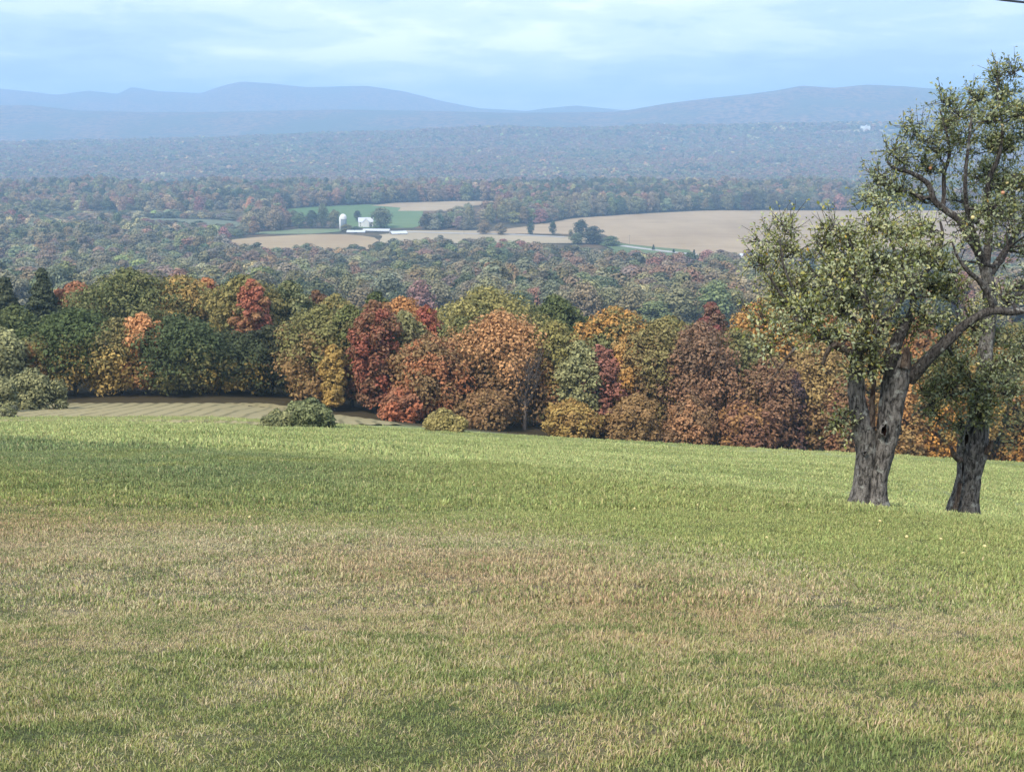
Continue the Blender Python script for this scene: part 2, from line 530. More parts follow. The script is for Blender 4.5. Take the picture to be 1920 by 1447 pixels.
def bark_material(name, dark, light, lichen=0.3, scale=1.0):
    m, t = new_mat(name)
    pos = t.n('ShaderNodeTexCoord').outputs['Object']
    long_ = t.mapping(pos, (20 * scale, 20 * scale, 6.5 * scale))
    n1 = t.noise(long_, 1.0, 6, 0.65, 0.6)
    n2 = t.noise(pos, 38 * scale, 3, 0.6)
    n3 = t.noise(pos, 5 * scale, 5, 0.65)
    col = t.mix(t.ss(n1, 0.36, 0.62), srgb(*dark), srgb(*light))
    col = t.mix(t.m('MULTIPLY', t.ss(n3, 0.55, 0.66), lichen), col, srgb(176, 176, 166))
    col = t.mix(t.m('MULTIPLY', t.ss(n2, 0.5, 0.7), 0.4), col, srgb(44, 38, 34))
    h = t.m('ADD', n1, t.m('MULTIPLY', n2, 0.35))
    finish(t, col, 0.9, 0.15, bump(t, h, 1.0, 0.05))
    return m
M_BARK = bark_material('apple_bark', (48, 45, 42), (128, 122, 115), 0.6)
M_LIMB = bark_material('apple_limb_bark', (42, 38, 36), (98, 92, 86), 0.6, 1.6)
M_DEADWOOD = bark_material('dead_wood', (56, 44, 38), (112, 98, 86), 0.3)
M_TRUNK = bark_material('forest_bark', (46, 40, 34), (88, 80, 70), 0.2, 0.4)
M_HOLLOW = simple('hollow_rot', (30, 20, 16), 1.0, 0.0)

def apple_leaf_material():
    m, t = new_mat('apple_leaf')
    r, l = t.attr('rnd'), t.attr('lrnd')
    ramp = t.n('ShaderNodeValToRGB')
    e = ramp.color_ramp.elements
    stops = [(0.0, (88, 102, 54)), (0.30, (128, 136, 70)), (0.6, (162, 162, 88)), (0.82, (190, 182, 106)), (0.95, (204, 184, 90)), (1.0, (206, 156, 70))]
    while len(e) < len(stops): e.new(0.5)
    for k, (p, c) in zip(e, stops): k.position = p; k.color = (*srgb(*c), 1)
    t.L.new(t.m('ADD', t.m('MULTIPLY', l, 0.75), t.m('MULTIPLY', r, 0.3), clamp=True), ramp.inputs[0])
    back = t.n('ShaderNodeNewGeometry').outputs['Backfacing']
    col = t.mix(back, ramp.outputs[0], t.mix(0.45, ramp.outputs[0], srgb(184, 190, 166)))
    a = t.attr('tint_cool', 'OBJECT')
    col = t.mix(a, col, t.mix(0.55, col, srgb(84, 104, 84)))
    finish(t, col, 0.5, 0.28, trans=0.33)
    return m
M_LEAF = apple_leaf_material()
M_APPLE = simple('apple_skin', (206, 188, 128), 0.4, 0.4, 0.2, 20)
M_APPLER = simple('apple_skin_blush', (190, 138, 104), 0.4, 0.4, 0.25, 20)

# ------------------------------------------------------------------ the ground: one sheet to the horizon
def build_land():
    us = np.concatenate([np.linspace(-1.0, -0.5, 26)[:-1], np.linspace(-0.5, 0.5, 281), np.linspace(0.5, 1.0, 26)[1:]])
    ys = np.concatenate([np.linspace(-11, 3, 20)[:-1], np.geomspace(3, 95, 150)[:-1], np.geomspace(95, 1100, 100)[:-1], np.geomspace(1100, 13000, 230)])
    X = us[None, :] * (ys[:, None] + 14) * np.where(ys[:, None] < 30, 1.0, 1.0)
    Y = np.repeat(ys[:, None], len(us), 1)
    Z = height(X, Y)
    n, k = len(ys), len(us)
    idx = np.arange(n * k).reshape(n, k)
    q = np.stack([idx[:-1, :-1], idx[:-1, 1:], idx[1:, 1:], idx[1:, :-1]], -1).reshape(-1, 4)
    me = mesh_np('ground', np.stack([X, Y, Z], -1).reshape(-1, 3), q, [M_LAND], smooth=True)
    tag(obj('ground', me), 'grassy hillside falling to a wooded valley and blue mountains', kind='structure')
build_land()

# ---- fields down in the valley, sheets laid on the ground; rows of (pixel row, left, right)
FIELDS = {
 'harvested_field': [(395,1330,1860),(402,1185,1860),(410,1080,1860),(418,1030,1860),(425,985,1860),(432,930,1860),(438,900,1860),(440,1135,1860),(450,1150,1840),(460,1185,1800),(468,1235,1720),(474,1290,1640)],
 'pasture': [(384,680,700),(388,600,752),(393,532,800),(400,530,792),(410,600,790),(420,640,786),(428,640,776)],
 'stubble_field': [(377.5,860,942),(381,745,925),(386,700,892),(390,756,862),(396,742,832)],
 'stubble_strip': [(440,585,650),(446,470,706),(452,428,712),(458,426,700),(464,470,690)],
 'hay_meadow': [(430,556,640),(435,500,640),(439.5,455,584)],
 'rough_pasture': [(410,235,300),(413,232,420),(418,300,452),(424,400,458)],
 'roadside_field': [(433,760,898),(437,735,898),(441,716,960),(446,716,1110)],
 'far_strip': [(306,1400,1470),(308,1372,1505),(311,1390,1480)],
 'far_hill_field': [(243.5,1600,1740),(246,1545,1760),(249,1520,1760)],
 'green_verge': [(455,1118,1150),(462,1130,1200),(470,1150,1290)],
}
def in_field(px, row):
    px = np.asarray(px, float); row = np.asarray(row, float)
    hit_ = np.zeros(px.shape, bool)
    for rows in FIELDS.values():
        r = [a[0] for a in rows]
        l = np.interp(row, r, [a[1] for a in rows]); rr = np.interp(row, r, [a[2] for a in rows])
        hit_ |= (row >= r[0]) & (row <= r[-1]) & (px >= l) & (px <= rr)
    return hit_
FM = {
 'harvested_field': (field_material('bare_tan_soil', (152, 130, 100), (170, 148, 116), 0.012), 'broad bare tan field stretching to the right below the far woods'),
 'pasture': (field_material('pasture_green', (86, 110, 64), (106, 122, 80), 0.012), 'green pasture behind the white farmhouse and silo'),
 'stubble_field': (field_material('pale_stubble', (156, 134, 104), (172, 152, 120), 0.012), 'pale stubble field above the green pasture'),
 'stubble_strip': (field_material('warm_stubble', (156, 132, 98), (168, 146, 110), 0.012), 'strip of tan stubble in front of the silo'),
 'hay_meadow': (field_material('soft_green', (104, 120, 82), (124, 130, 94), 0.012), 'small green meadow left of the silo foot'),
 'rough_pasture': (field_material('grey_green', (106, 112, 88), (120, 120, 94), 0.012), 'grey green pasture among the woods on the left'),
 'roadside_field': (field_material('dull_tan', (160, 144, 116), (176, 158, 126), 0.012), 'dull tan field strip right of the farm road'),
 'far_strip': (field_material('pale_far_field', (176, 168, 132), (190, 180, 144), 0.012), 'thin pale field strip in the blue woods left of the apple crown'),
 'far_hill_field': (field_material('far_hill_grass', (150, 142, 108), (166, 156, 120), 0.012), 'pale field on the far hill below the largest distant white house'),
 'green_verge': (field_material('verge', (92, 106, 70), (108, 118, 80), 0.012), 'green verge below the broad tan field'),
}
def sheet(name, rows, mat, label, lift=0.25, n=40, sub=4):
    rr = []
    for a, b in zip(rows[:-1], rows[1:]):
        for k in range(sub):
            w = k / sub; rr.append([a[i] * (1 - w) + b[i] * w for i in range(3)])
    rr.append(rows[-1])
    if name not in ('pasture', 'stubble_field', 'hay_meadow'): rr.append((rows[-1][0] + 5, rows[-1][1] - 4, rows[-1][2] + 4)); rr.append((rows[-1][0] + 11, rows[-1][1] - 8, rows[-1][2] + 8))
    E, R_ = [], []
    for j, (row, l, r) in enumerate(rr):
        for i in range(n + 1):
            e = l + (r - l) * i / n
            if i in (0, n): e += random.uniform(-6, 6)
            E.append(e); R_.append(row)
    V = hits(E, R_, 900, 5600); V[:, 2] += lift
    m = len(rr); idx = np.arange(m * (n + 1)).reshape(m, n + 1)
    q = np.stack([idx[1:, :-1], idx[1:, 1:], idx[:-1, 1:], idx[:-1, :-1]], -1).reshape(-1, 4)
    return tag(obj(name, mesh_np(name, V, q, [mat], smooth=True)), label, kind='structure')
for k_, (nm, rows) in enumerate(FIELDS.items()):
    sheet(nm, rows, FM[nm][0], FM[nm][1], 0.25 + 0.06 * k_, n=14, sub=2)

def road(name, pts, wid, label):
    P = [hit(px, row, 700, 4000) for px, row in pts]
    Q = []
    for a, b in zip(P[:-1], P[1:]):
        for k in range(8): Q.append(a.lerp(b, k / 8))
    Q.append(P[-1])
    V = []
    for i, p in enumerate(Q):
        d = (Q[min(i + 1, len(Q) - 1)] - Q[max(i - 1, 0)]); d.z = 0; d.normalize()
        s = Vector((-d.y, d.x, 0)) * wid / 2
        for e in (p - s, p + s): V.append((e.x, e.y, H(e.x, e.y) + 0.9))
    i = np.arange(len(Q) - 1) * 2
    q = np.stack([i, i + 1, i + 3, i + 2], -1)
    return tag(obj(name, mesh_np(name, V, q, [M_ROAD])), label, kind='structure')
road('farm_road', [(690, 434), (740, 435.5), (800, 437), (860, 439), (960, 441), (1060, 446)], 9, 'pale road running right from the farmyard')
road('field_road', [(1165, 462), (1200, 467), (1250, 473), (1310, 480)], 10, 'pale road along the foot of the broad tan field')

# ---- mown hay strip below the meadow on the left
def hay():
    rows = [(797.5, -40, 760), (790, -30, 720), (782, -20, 660), (775, -20, 610), (766, -20, 560), (757, 60, 500)]
    V, A = [], []
    n, sub = 420, 5
    rr = []
    for a, b in zip(rows[:-1], rows[1:]):
        for k in range(sub):
            w = k / sub; rr.append([a[i] * (1 - w) + b[i] * w for i in range(3)])
    rr.append(rows[-1])
    E = np.concatenate([np.linspace(l, r, n + 1) for _, l, r in rr]); R_ = np.repeat([a[0] for a in rr], n + 1)
    m = len(rr)
    V = hits(E, R_, 70, 200)
    A = 0.5 + 0.5 * np.sin((V[:, 0] + V[:, 1] * 0.13) / 1.7 * 2 * math.pi + 1.6 * vnoise(V[:, 0] / 7, V[:, 1] / 7, 0, 4))
    out = V + np.stack([0 * A, 0 * A, 0.05 + 0.09 * A * sstep(98, 106, V[:, 1])], 1)
    idx = np.arange(m * (n + 1)).reshape(m, n + 1)
    q = np.stack([idx[:-1, :-1], idx[:-1, 1:], idx[1:, 1:], idx[1:, :-1]], -1).reshape(-1, 4)
    me = mesh_np('hay_field', out, q, [field_material('cut_hay', (150, 136, 98), (158, 144, 106), 0.2, (104, 96, 66))], {'swath': ('POINT', 'FLOAT', A)}, smooth=True)
    tag(obj('hay_field', me), 'mown tan hay strip with slanting swaths below the meadow', kind='structure')
hay()

# ------------------------------------------------------------------ foliage
def leaf_quads(P, Nrm, size, rg, aspect=0.62):
    """a pointed leaf spray per point, facing Nrm"""
    n = len(P)
    r = rg.normal(size=(n, 3))
    t = np.cross(Nrm, r); t /= np.linalg.norm(t, axis=1)[:, None] + 1e-9
    b = np.cross(Nrm, t)
    s = np.asarray(size).reshape(-1, 1) * np.ones((n, 1))
    V = np.stack([P - t * s, P + b * s * aspect, P + t * s, P - b * s * aspect], 1).reshape(-1, 3)
    Fq = np.arange(4 * n).reshape(n, 4)
    return V, Fq

PROF = {                                          # half width of a crown against height
 'dome':  ([0, .12, .35, .6, .8, .93, 1], [.55, .85, 1, .96, .76, .45, .08]),
 'oval':  ([0, .15, .4, .7, .88, 1], [.62, .9, 1, .94, .66, .10]),
 'tall':  ([0, .1, .35, .75, .92, 1], [.75, .95, 1, .88, .55, .08]),
 'cone':  ([0, .1, .3, .6, .85, 1], [.75, 1, .85, .5, .2, .02]),
 'bush':  ([0, .2, .5, .8, 1], [.9, 1, .95, .65, .1]),
}
def crown_arrays(rg, w, h, z0, prof, lobes, per, leaf, squash=0.6, lobe_r=0.17, fill=0.25, scat=0.45, shell=0.0):
    ts, rs = PROF[prof]
    nl = lobes
    t = np.clip((np.arange(nl) + rg.random(nl)) / nl, 0.02, 0.985)
    t = t ** 0.92
    az = np.arange(nl) * 2.39996 + rg.normal(0, 0.35, nl)
    rad = np.interp(t, ts, rs) * w / 2
    if shell: rad = rad * (1 + .26 * vnoise(np.cos(az) * 1.7 + 9, np.sin(az) * 1.7, t * 4.5, int(w * 77)) + .12 * rg.normal(size=nl).clip(-1.5, 1.5))
    inner = rg.random(nl) < fill
    d = rad * np.where(inner, rg.uniform(0.15, 0.6, nl), rg.uniform(0.72, 0.98, nl))
    R = lobe_r * w * rg.uniform(0.7, 1.35, nl) * np.clip(0.55 + rad / w, 0.5, 1)
    d = np.maximum(d - R * 0.55, 0)
    C = np.stack([d * np.cos(az), d * np.sin(az), z0 + t * h * 0.97 - R * squash * 0.4 * (t > .7)], 1)
    lr = rg.random(nl)
    n = np.maximum(6, (per * (R / R.mean()) ** 2).astype(int))
    li = np.repeat(np.arange(nl), n)
    N = len(li)
    u = rg.normal(size=(N, 3)); u[:, 2] += 0.35
    u /= np.linalg.norm(u, axis=1)[:, None]
    rr = R[li] * rg.uniform(0.45, 1.08, N) ** 0.7
    P = C[li] + u * rr[:, None] * np.array([1, 1, squash])
    P[:, 2] = np.maximum(P[:, 2], z0 * 0.55)
    nr = u + rg.normal(0, scat, (N, 3)); nr[:, 2] += 0.35
    nr /= np.linalg.norm(nr, axis=1)[:, None]
    lob = lr[li]
    if shell:
        M = int(N * shell)
        tt = rg.random(M) ** .9 * .97; aa = rg.uniform(0, 6.283, M)
        wob = 1 + .16 * vnoise(np.cos(aa) * 2.2, np.sin(aa) * 2.2, tt * 5, int(w * 100)) 
        q = np.interp(tt, ts, rs) * w / 2 * rg.uniform(.30, .84, M) * wob
        P2 = np.stack([q * np.cos(aa), q * np.sin(aa), z0 + tt * h * .93], 1)
        n2 = np.stack([np.cos(aa), np.sin(aa), .5 + tt], 1) + rg.normal(0, .5, (M, 3)); n2 /= np.linalg.norm(n2, axis=1)[:, None]
        k = np.argmin(((P2[:, None, :] - C[None, :, :]) ** 2).sum(-1), 1)
        P = np.concatenate([P, P2]); nr = np.concatenate([nr, n2]); lob = np.concatenate([lob, lr[k]]); N = N + M
    V, Q = leaf_quads(P, nr, leaf * rg.uniform(0.6, 1.35, N), rg, 0.62 if scat > .3 else 0.85)
    hh = np.clip((P[:, 2] - z0) / h, 0, 1)
    return V, Q, lob, rg.random(N), hh, C

def crown_mesh(name, rg, *a, mat=None, **k):
    V, Q, lr, l, hh, C = crown_arrays(rg, *a, **k)
    me = mesh_np(name, V, Q, [mat or M_FOL], {'rnd': ('FACE', 'FLOAT', lr), 'lrnd': ('FACE', 'FLOAT', l), 'h': ('FACE', 'FLOAT', hh)})
    return me, C

def sweep(paths, sides=7):
    """paths: list of (points, radii); returns verts, quads"""
    V, Q, base = [], [], 0
    for pts, rad in paths:
        pts = [Vector(p) for p in pts]
        n = len(pts)
        a = None
        for i, p in enumerate(pts):
            d = (pts[min(i + 1, n - 1)] - pts[max(i - 1, 0)])
            if d.length < 1e-6: d = Vector((0, 0, 1))
            d.normalize()
            a = d.orthogonal().normalized() if a is None else (a - d * a.dot(d)).normalized()
            c = d.cross(a)
            for k in range(sides):
                t = 2 * math.pi * k / sides
                V.append(p + (a * math.cos(t) + c * math.sin(t)) * rad[i])
        for i in range(n - 1):
            for k in range(sides):
                k2 = (k + 1) % sides
                Q.append((base + i * sides + k, base + i * sides + k2, base + (i + 1) * sides + k2, base + (i + 1) * sides + k))
        base += n * sides
    return np.array([tuple(v) for v in V]), np.array(Q)

def trunk_mesh(name, rg, h, r, C, limbs=10, fork=False):
    lean = rg.normal(0, 0.02, 2) * h
    def axis(t): return Vector((lean[0] * t * t, lean[1] * t * t, h * t))
    paths = []
    if fork:
        for s in (-1, 1):
            pts = [Vector((0, 0, -0.6)), Vector((0, 0, 0.5)), Vector((0.15 * s, 0, 1.4)), Vector((0.55 * s, 0.1, 2.8)), Vector((0.8 * s, 0.2, h * 0.5))]
            paths.append((pts, [r * 1.25, r * .95, r * .85, r * .6, r * .2]))
    else:
        pts = [axis(t) for t in (-0.04, 0.0, 0.03, 0.12, 0.3, 0.55, 0.8)]
        paths.append((pts, [r * 1.5, r * 1.35, r * 1.05, r * .9, r * .7, r * .42, r * .12]))
    for i in rg.choice(len(C), min(limbs, len(C)), replace=False):
        c = Vector(C[i])
        t = max(0.10, min(0.72, c.z / h * 0.62))
        a = axis(t)
        if fork: a = Vector((0, 0, min(t * h, 1.5)))
        m = a.lerp(c, 0.5) + Vector((0, 0, -0.05 * (c - a).length))
        q = r * (1 - t) * 0.55
        paths.append(([a, m, c], [q, q * 0.6, q * 0.2]))
    V, Q = sweep(paths, 7)
    return mesh_np(name, V, Q, [M_TRUNK], smooth=True)

def make_tree(name, label, cat, px, top, wpx, y, a, b, prof='oval', grad=0.0, bias=0.5, group=None, skirt=0.10,
              lobes=None, per=96, leaf=0.24, squash=0.55, sink=0.0, fork=False, lobe_r=0.125, fill=0.16, seed=None):
    rg = np.random.default_rng(seed if seed is not None else int(px * 13 + top * 7 + y))
    u = world_pt(px, 600, y)
    x = u.x
    zg = H(x, y)
    ztop = ratio(top) * y
    h = max(ztop - zg, 1.2)
    depth = y * CT - zg * ST
    w = wpx / F * depth * ((1.46 if y < 160 and top < 690 else 1.26) if cat == 'tree' else 1.0)
    z0 = h * skirt
    nl = lobes or int(np.clip(max(26 + w * h * 0.72, 20 * h / w), 36, 150))
    root = empty(name, (x, y, zg), rg.uniform(0, 6.28) if not fork else 0)
    tag(root, label, cat, group)
    me, C = crown_mesh('crown', rg, w, h - z0, z0, prof, nl, per, leaf, squash=squash, lobe_r=lobe_r, fill=fill, shell=.22)
    c = obj('crown', me, root)
    c['tint_a'] = [*map(float, srgb(*muted(a))), 1.0]; c['tint_b'] = [*map(float, srgb(*muted(b))), 1.0]
    c['tint_h'] = float(grad); c['tint_bias'] = float(bias)
    obj('trunk' if cat == 'tree' else 'stems', trunk_mesh('trunk', rg, h, max(0.10, h * 0.016), C, limbs=12, fork=fork), root)
    return root

# colours (as the leaves are, in daylight)
DG, GR, OL, OG = (56, 74, 42), (78, 94, 54), (112, 110, 56), (138, 120, 56)
GO, OR, RU, RE, CR, BR, GG, PK = (184, 128, 52), (206, 108, 48), (150, 84, 48), (178, 66, 52), (150, 48, 56), (104, 70, 48), (104, 116, 80), (168, 86, 78)
G1, G2 = 'trees along the far edge of the meadow', 'tall trees behind the front row of the tree line'
T = [  # name, label, px, top row, width px, y, colour a, colour b, prof, grad, bias
 # second row
 ('pine_tree','dark pine with a pointed top at the left end of the tree line',85,497,95,182,(48,62,48),(66,80,58),'cone',0,.5,G2),
 ('pine_tree','dark pine half cut by the left photo edge, above the green maples',14,515,100,178,(50,64,50),(72,84,60),'cone',0,.5,G2),
 ('maple_tree','dull red maple between the dark pine and the broad olive dome',148,524,95,186,RU,(190,92,62),'oval',.3,.6,G2),
 ('oak_tree','broad olive green dome, highest crown on the left of the tree line',240,500,180,180,GR,OL,'dome',.6,.45,G2),
 ('oak_tree','olive crown with golden top right of the broad green dome',340,514,150,184,OL,(166,130,60),'dome',.7,.4,G2),
 ('maple_tree','orange red maple tip peeping up behind the golden olive crown',390,516,70,196,OR,RE,'oval',0,.5,G2),
 ('maple_tree','olive gold tree with scarlet patch in its top',458,512,140,176,OL,OG,'oval',.1,.5,G2),
 ('maple_tree','scarlet tuft of maple set in the olive gold crown',474,518,66,171,(190,78,56),(150,104,58),'dome',.2,.45,G2),
 ('ash_tree','smooth grey green dome right of the scarlet maple tuft',542,522,100,182,(70,88,58),GG,'dome',.3,.5,G2),
 ('maple_tree','low red brown tree in the dip of the tree line',594,540,66,190,BR,RU,'oval',0,.5,G2),
 ('oak_tree','yellow olive tree left of the crimson column maple',630,548,90,180,OL,OG,'dome',.4,.5,G2),
 ('ash_tree','small dark green top just above the crimson column maple',705,541,70,178,DG,GR,'oval',0,.5,G2),
 ('maple_tree','rust orange dome right of the crimson column maple',752,552,110,176,RU,OR,'dome',.5,.45,G2),
 ('oak_tree','wide yellow olive dome at the middle of the tree line',912,534,215,176,OL,(150,136,66),'dome',.7,.45,G2),
 ('oak_tree','dark green dome right of the wide yellow olive dome',1042,549,120,180,DG,GR,'dome',.5,.45,G2),
 ('maple_tree','golden olive dome between dark green dome and crimson spire',1152,571,150,176,OL,GO,'dome',.9,.3,G2),
 ('oak_tree','olive crown just left of the crimson spire',1258,588,120,172,OL,OG,'dome',.3,.4,G2),
 ('maple_tree','crimson spire rising above the tree line left of the apple tree',1334,560,66,172,(150,58,60),(142,84,66),'tall',.2,.45,G2),
 ('maple_tree','golden crown behind the left side of the apple tree',1440,552,150,174,OG,GO,'dome',.5,.45,G2),
 ('maple_tree','orange crown behind the middle of the left apple tree',1545,580,130,176,RU,OR,'dome',.5,.5,G2),
 ('oak_tree','olive gold crown behind the forked apple trunk',1640,585,120,178,OL,GO,'dome',.3,.4,G2),
 ('maple_tree','red orange crown seen through the gap between the apple trees',1722,582,110,178,OR,RU,'dome',.3,.5,G2),
 ('oak_tree','olive gold crown behind the right apple tree',1815,596,130,176,OL,GO,'dome',.3,.5,G2),
 ('oak_tree','yellow olive crown at the right photo edge',1905,600,130,178,OL,OG,'dome',.3,.5,G2),
 ('maple_tree','golden crown just past the right photo edge',2000,600,130,178,OG,GO,'dome',.3,.5,G2),
 # front row
 ('ash_tree','grey green tree cut by the left photo edge above the willow',-12,612,100,141,GG,(122,134,94),'oval',.3,.5,G1),
 ('maple_tree','dark green maple above the grey willow at far left',28,570,92,150,DG,GR,'oval',.5,.4,G1),
 ('maple_tree','small olive tree with an orange lower crown at left',66,622,66,144,OR,OL,'oval',1.2,.5,G1),
 ('maple_tree','round dark green maple with golden hem and forked trunk',132,576,128,146,(150,120,52),(64,84,46),'dome',1.5,.85,G1),
 ('maple_tree','olive maple turning golden orange towards the ground',218,596,116,147,(204,134,52),(124,112,58),'dome',1.6,.55,G1),
 ('maple_tree','bright orange maple right of the olive and gold maple',266,584,66,146.4,(206,112,58),(222,118,64),'oval',.6,.5,G1),
 ('maple_tree','dark green maple with gold flecks right of the bright orange maple',332,590,130,147,(122,112,54),(62,80,48),'dome',1.1,.75,G1),
 ('maple_tree','shaded green maple with yellow lowest boughs left of the dark hemlock',428,624,124,150,(168,132,48),(58,72,46),'oval',1.6,.9,G1),
 ('hemlock_tree','dark hemlock in the middle of the left tree group',506,606,100,152,(44,54,40),(62,70,46),'tall',0,.5,G1),
 ('maple_tree','olive and gold tree behind the small green bush',600,572,122,149,(160,96,50),(122,116,56),'oval',1.2,.55,G1),
 ('birch_tree','slim yellow sapling in front of the olive gold tree',622,642,36,143,(176,134,54),(160,128,56),'tall',0,.5,G1),
 ('ash_tree','dull green tree left of the crimson column maple',656,566,66,148,(110,96,52),(84,98,54),'tall',1.0,.6,G1),
 ('maple_tree','tall narrow crimson maple, reddest column of the tree line',702,558,74,145,(178,70,52),(140,78,52),'tall',.2,.42,G1),
 ('birch_tree','grey green tree between crimson column and rust red maples',757,580,78,148,(132,84,52),(108,116,78),'oval',1.3,.65,G1),
 ('maple_tree','rust red maple with low orange boughs right of the grey green tree',806,624,110,143,(196,92,50),(148,92,52),'oval',.4,.5,G1),
 ('maple_tree','thin orange red maple against the wide olive dome',800,568,60,152,OR,RE,'tall',.2,.5,G1),
 ('maple_tree','olive tree under the wide yellow olive dome',868,590,92,151,(150,98,52),OL,'oval',1.0,.55,G1),
 ('maple_tree','rounded orange maple at the middle of the front row',938,582,150,148,(146,88,52),(200,112,62),'dome',1.2,.5,G1),
 ('ash_tree','olive green tree right of the orange maple and the bare tree',1040,598,96,148,(142,96,52),(108,112,60),'oval',1.2,.6,G1),
 ('birch_tree','pale grey green tree left of the brick red maple',1086,636,78,145,GG,(120,130,90),'oval',.3,.5,G1),
 ('maple_tree','brick red maple right of the pale grey green tree',1128,646,82,146,(152,74,62),(178,82,70),'oval',.2,.5,G1),
 ('maple_tree','slim golden orange maple right of the brick red maple',1176,626,66,147,GO,(168,108,52),'tall',.1,.5,G1),
 ('oak_tree','olive brown tree with rusty lower boughs under the olive crown',1232,596,112,148,(150,92,52),(132,118,60),'oval',1.0,.6,G1),
 ('maple_tree','rose red maple below the crimson spire',1312,598,112,146,(166,92,64),(136,84,66),'oval',.4,.5,G1),
 ('oak_tree','dark olive tree with orange flecks at the left edge of apple crown',1386,612,112,149,(158,104,52),(112,110,58),'oval',.6,.6,G1),
 ('maple_tree','brown red tree below the dead drooping apple twig',1442,668,116,145,(152,84,60),(128,96,58),'oval',.3,.5,G1),
 ('maple_tree','dark plum brown tree left of the golden rust maple',1490,690,62,144,(84,64,60),(112,76,62),'tall',0,.5,G1),
 ('maple_tree','golden rust maple left of the forked apple trunk',1545,636,112,147,(160,96,52),(170,112,54),'oval',.3,.5,G1),
 ('maple_tree','low rust red tree touching the forked apple trunk',1590,704,90,143,(164,84,56),(150,92,54),'oval',.1,.5,G1),
 ('maple_tree','low bright orange tree between the two apple trunks',1702,698,84,144,(200,108,44),(166,104,50),'oval',-.3,.5,G1),
 ('maple_tree','yellow olive tree left of the hollow apple trunk',1770,650,108,147,(196,132,46),(128,114,54),'oval',1.2,.55,G1),
 ('maple_tree','golden tree hidden behind the hollow apple trunk',1836,680,80,146,(196,128,46),(150,116,52),'oval',.4,.5,G1),
 ('oak_tree','dark green tree right of the hollow apple trunk',1886,676,86,148,(180,120,46),(72,82,48),'oval',1.6,.85,G1),
 ('maple_tree','golden orange tree at the lower right photo edge',1945,690,90,146,GO,OL,'oval',.5,.5,G1),
 ('maple_tree','olive tree beyond the right photo edge',2040,640,110,148,GO,OL,'oval',.5,.5,G1),
 ('maple_tree','small golden tree at the meadow edge below the olive green tree',1072,748,92,139,(186,122,46),(150,112,50),'bush',-.2,.5,G1),
 ('maple_tree','low orange red tree beside the dark gap under crimson column',748,726,84,139,(200,84,48),(160,78,50),'bush',.2,.5,G1),
 ('maple_tree','low rust orange tree right of the yellow bush',906,730,96,140,(160,92,52),(132,100,54),'bush',0,.5,G1),
 ('maple_tree','low rust tree at the meadow edge below the slim golden maple',1196,738,96,139,(168,100,52),(138,104,54),'bush',0,.5,G1),
 ('maple_tree','low orange pink tree at the meadow edge below the rose red maple',1300,742,90,139,(184,100,60),(140,84,54),'bush',0,.5,G1),
 ('maple_tree','low red brown tree at the meadow edge below the brown red tree',1402,750,104,139,(150,78,58),(150,104,50),'bush',0,.5,G1),
]
for i, (nm, lab, px, top, w, y, a, b, prof, grad, bias, grp) in enumerate(T):
    kw = {}
    if nm == 'pine_tree': kw = dict(squash=.3, skirt=.06, per=120)
    elif nm == 'hemlock_tree': kw = dict(squash=.28, skirt=.05)
    elif grp == G1: kw = dict(squash=1.0, skirt=.08 if px > 620 else .10)
    if 'forked trunk' in lab: kw['fork'] = True; kw['skirt'] = .17
    make_tree(nm, lab, 'tree', px, top, w, y, a, b, prof, grad, bias, grp, leaf=0.22 if y < 160 else 0.25, seed=100 + i, **kw)

# the leafless grey tree in the front row
def bare_tree():
    rg = np.random.default_rng(5)
    p = world_pt(984, 600, 143.4); zg = H(p.x, 143.4)
    root = tag(empty('bare_tree', (p.x, 143.4, zg)), 'leafless grey tree with upswept twigs before the orange maple', 'tree')
    h = ratio(652) * 143.4 - zg
    main = [([Vector((0, 0, -.5)), Vector((.1, 0, h * .3)), Vector((0, .1, h * .6))], [.26, .19, .12])]
    tw = []
    for k in range(26):
        t = rg.uniform(.25, .62); a = Vector((0, 0, h * t)); az = rg.uniform(0, 6.28); L = rg.uniform(.28, .52) * h
        tip = a + Vector((math.cos(az) * L * .42, math.sin(az) * L * .42, L * .85))
        mid = a.lerp(tip, .45) + Vector((math.cos(az), math.sin(az), 0)) * L * .09
        main.append(([a, mid, tip], [.085, .05, .018]))
        for j in range(8):
            q = mid.lerp(tip, rg.uniform(0, .9)); d = Vector(rg.normal(0, .5, 3)); d.z = abs(d.z) + .8
            tw.append(([q, q + d.normalized() * rg.uniform(.8, 1.9)], [.028, .012]))
    V, Q = sweep(main, 6)
    grey = bark_material('grey_bark', (84, 76, 70), (116, 106, 98), .2, .4)
    obj('trunk', mesh_np('trunk', V, Q, [grey], smooth=True), root)
    V, Q = sweep(tw, 4)
    obj('twigs', mesh_np('twigs', V, Q, [grey], smooth=True), root)
bare_tree()

# bushes at the meadow edge
B = [
 ('willow_bush','large grey green willow bush at far left of the hay strip',50,692,104,118,(84,96,68),(116,126,88),'bush',.4,.5,dict(per=260, leaf=.16)),
 ('willow_bush','grey green willow bush cut by the left photo edge',-14,700,70,112,(84,96,68),(112,122,86),'bush',.4,.5,dict(per=240, leaf=.16)),
 ('shrub','low dull shrub in the left corner of the hay strip',0,772,36,100,(104,104,78),GG,'bush',0,.5,dict(per=160, leaf=.12)),
 ('shrub','tall dark green shrub of the pair at the hay strip end',576,748,92,92,(70,86,56),(96,112,76),'bush',.4,.5,dict(per=240, leaf=.14)),
 ('shrub','low pale green shrub leaning left of the taller green shrub',512,768,66,91,(86,100,68),(118,130,90),'bush',.3,.5,dict(per=220, leaf=.13)),
 ('shrub','round yellow olive shrub at the lip of the meadow',828,767,74,97,(126,110,56),(150,132,66),'bush',.3,.5,dict(per=240, leaf=.14)),
]
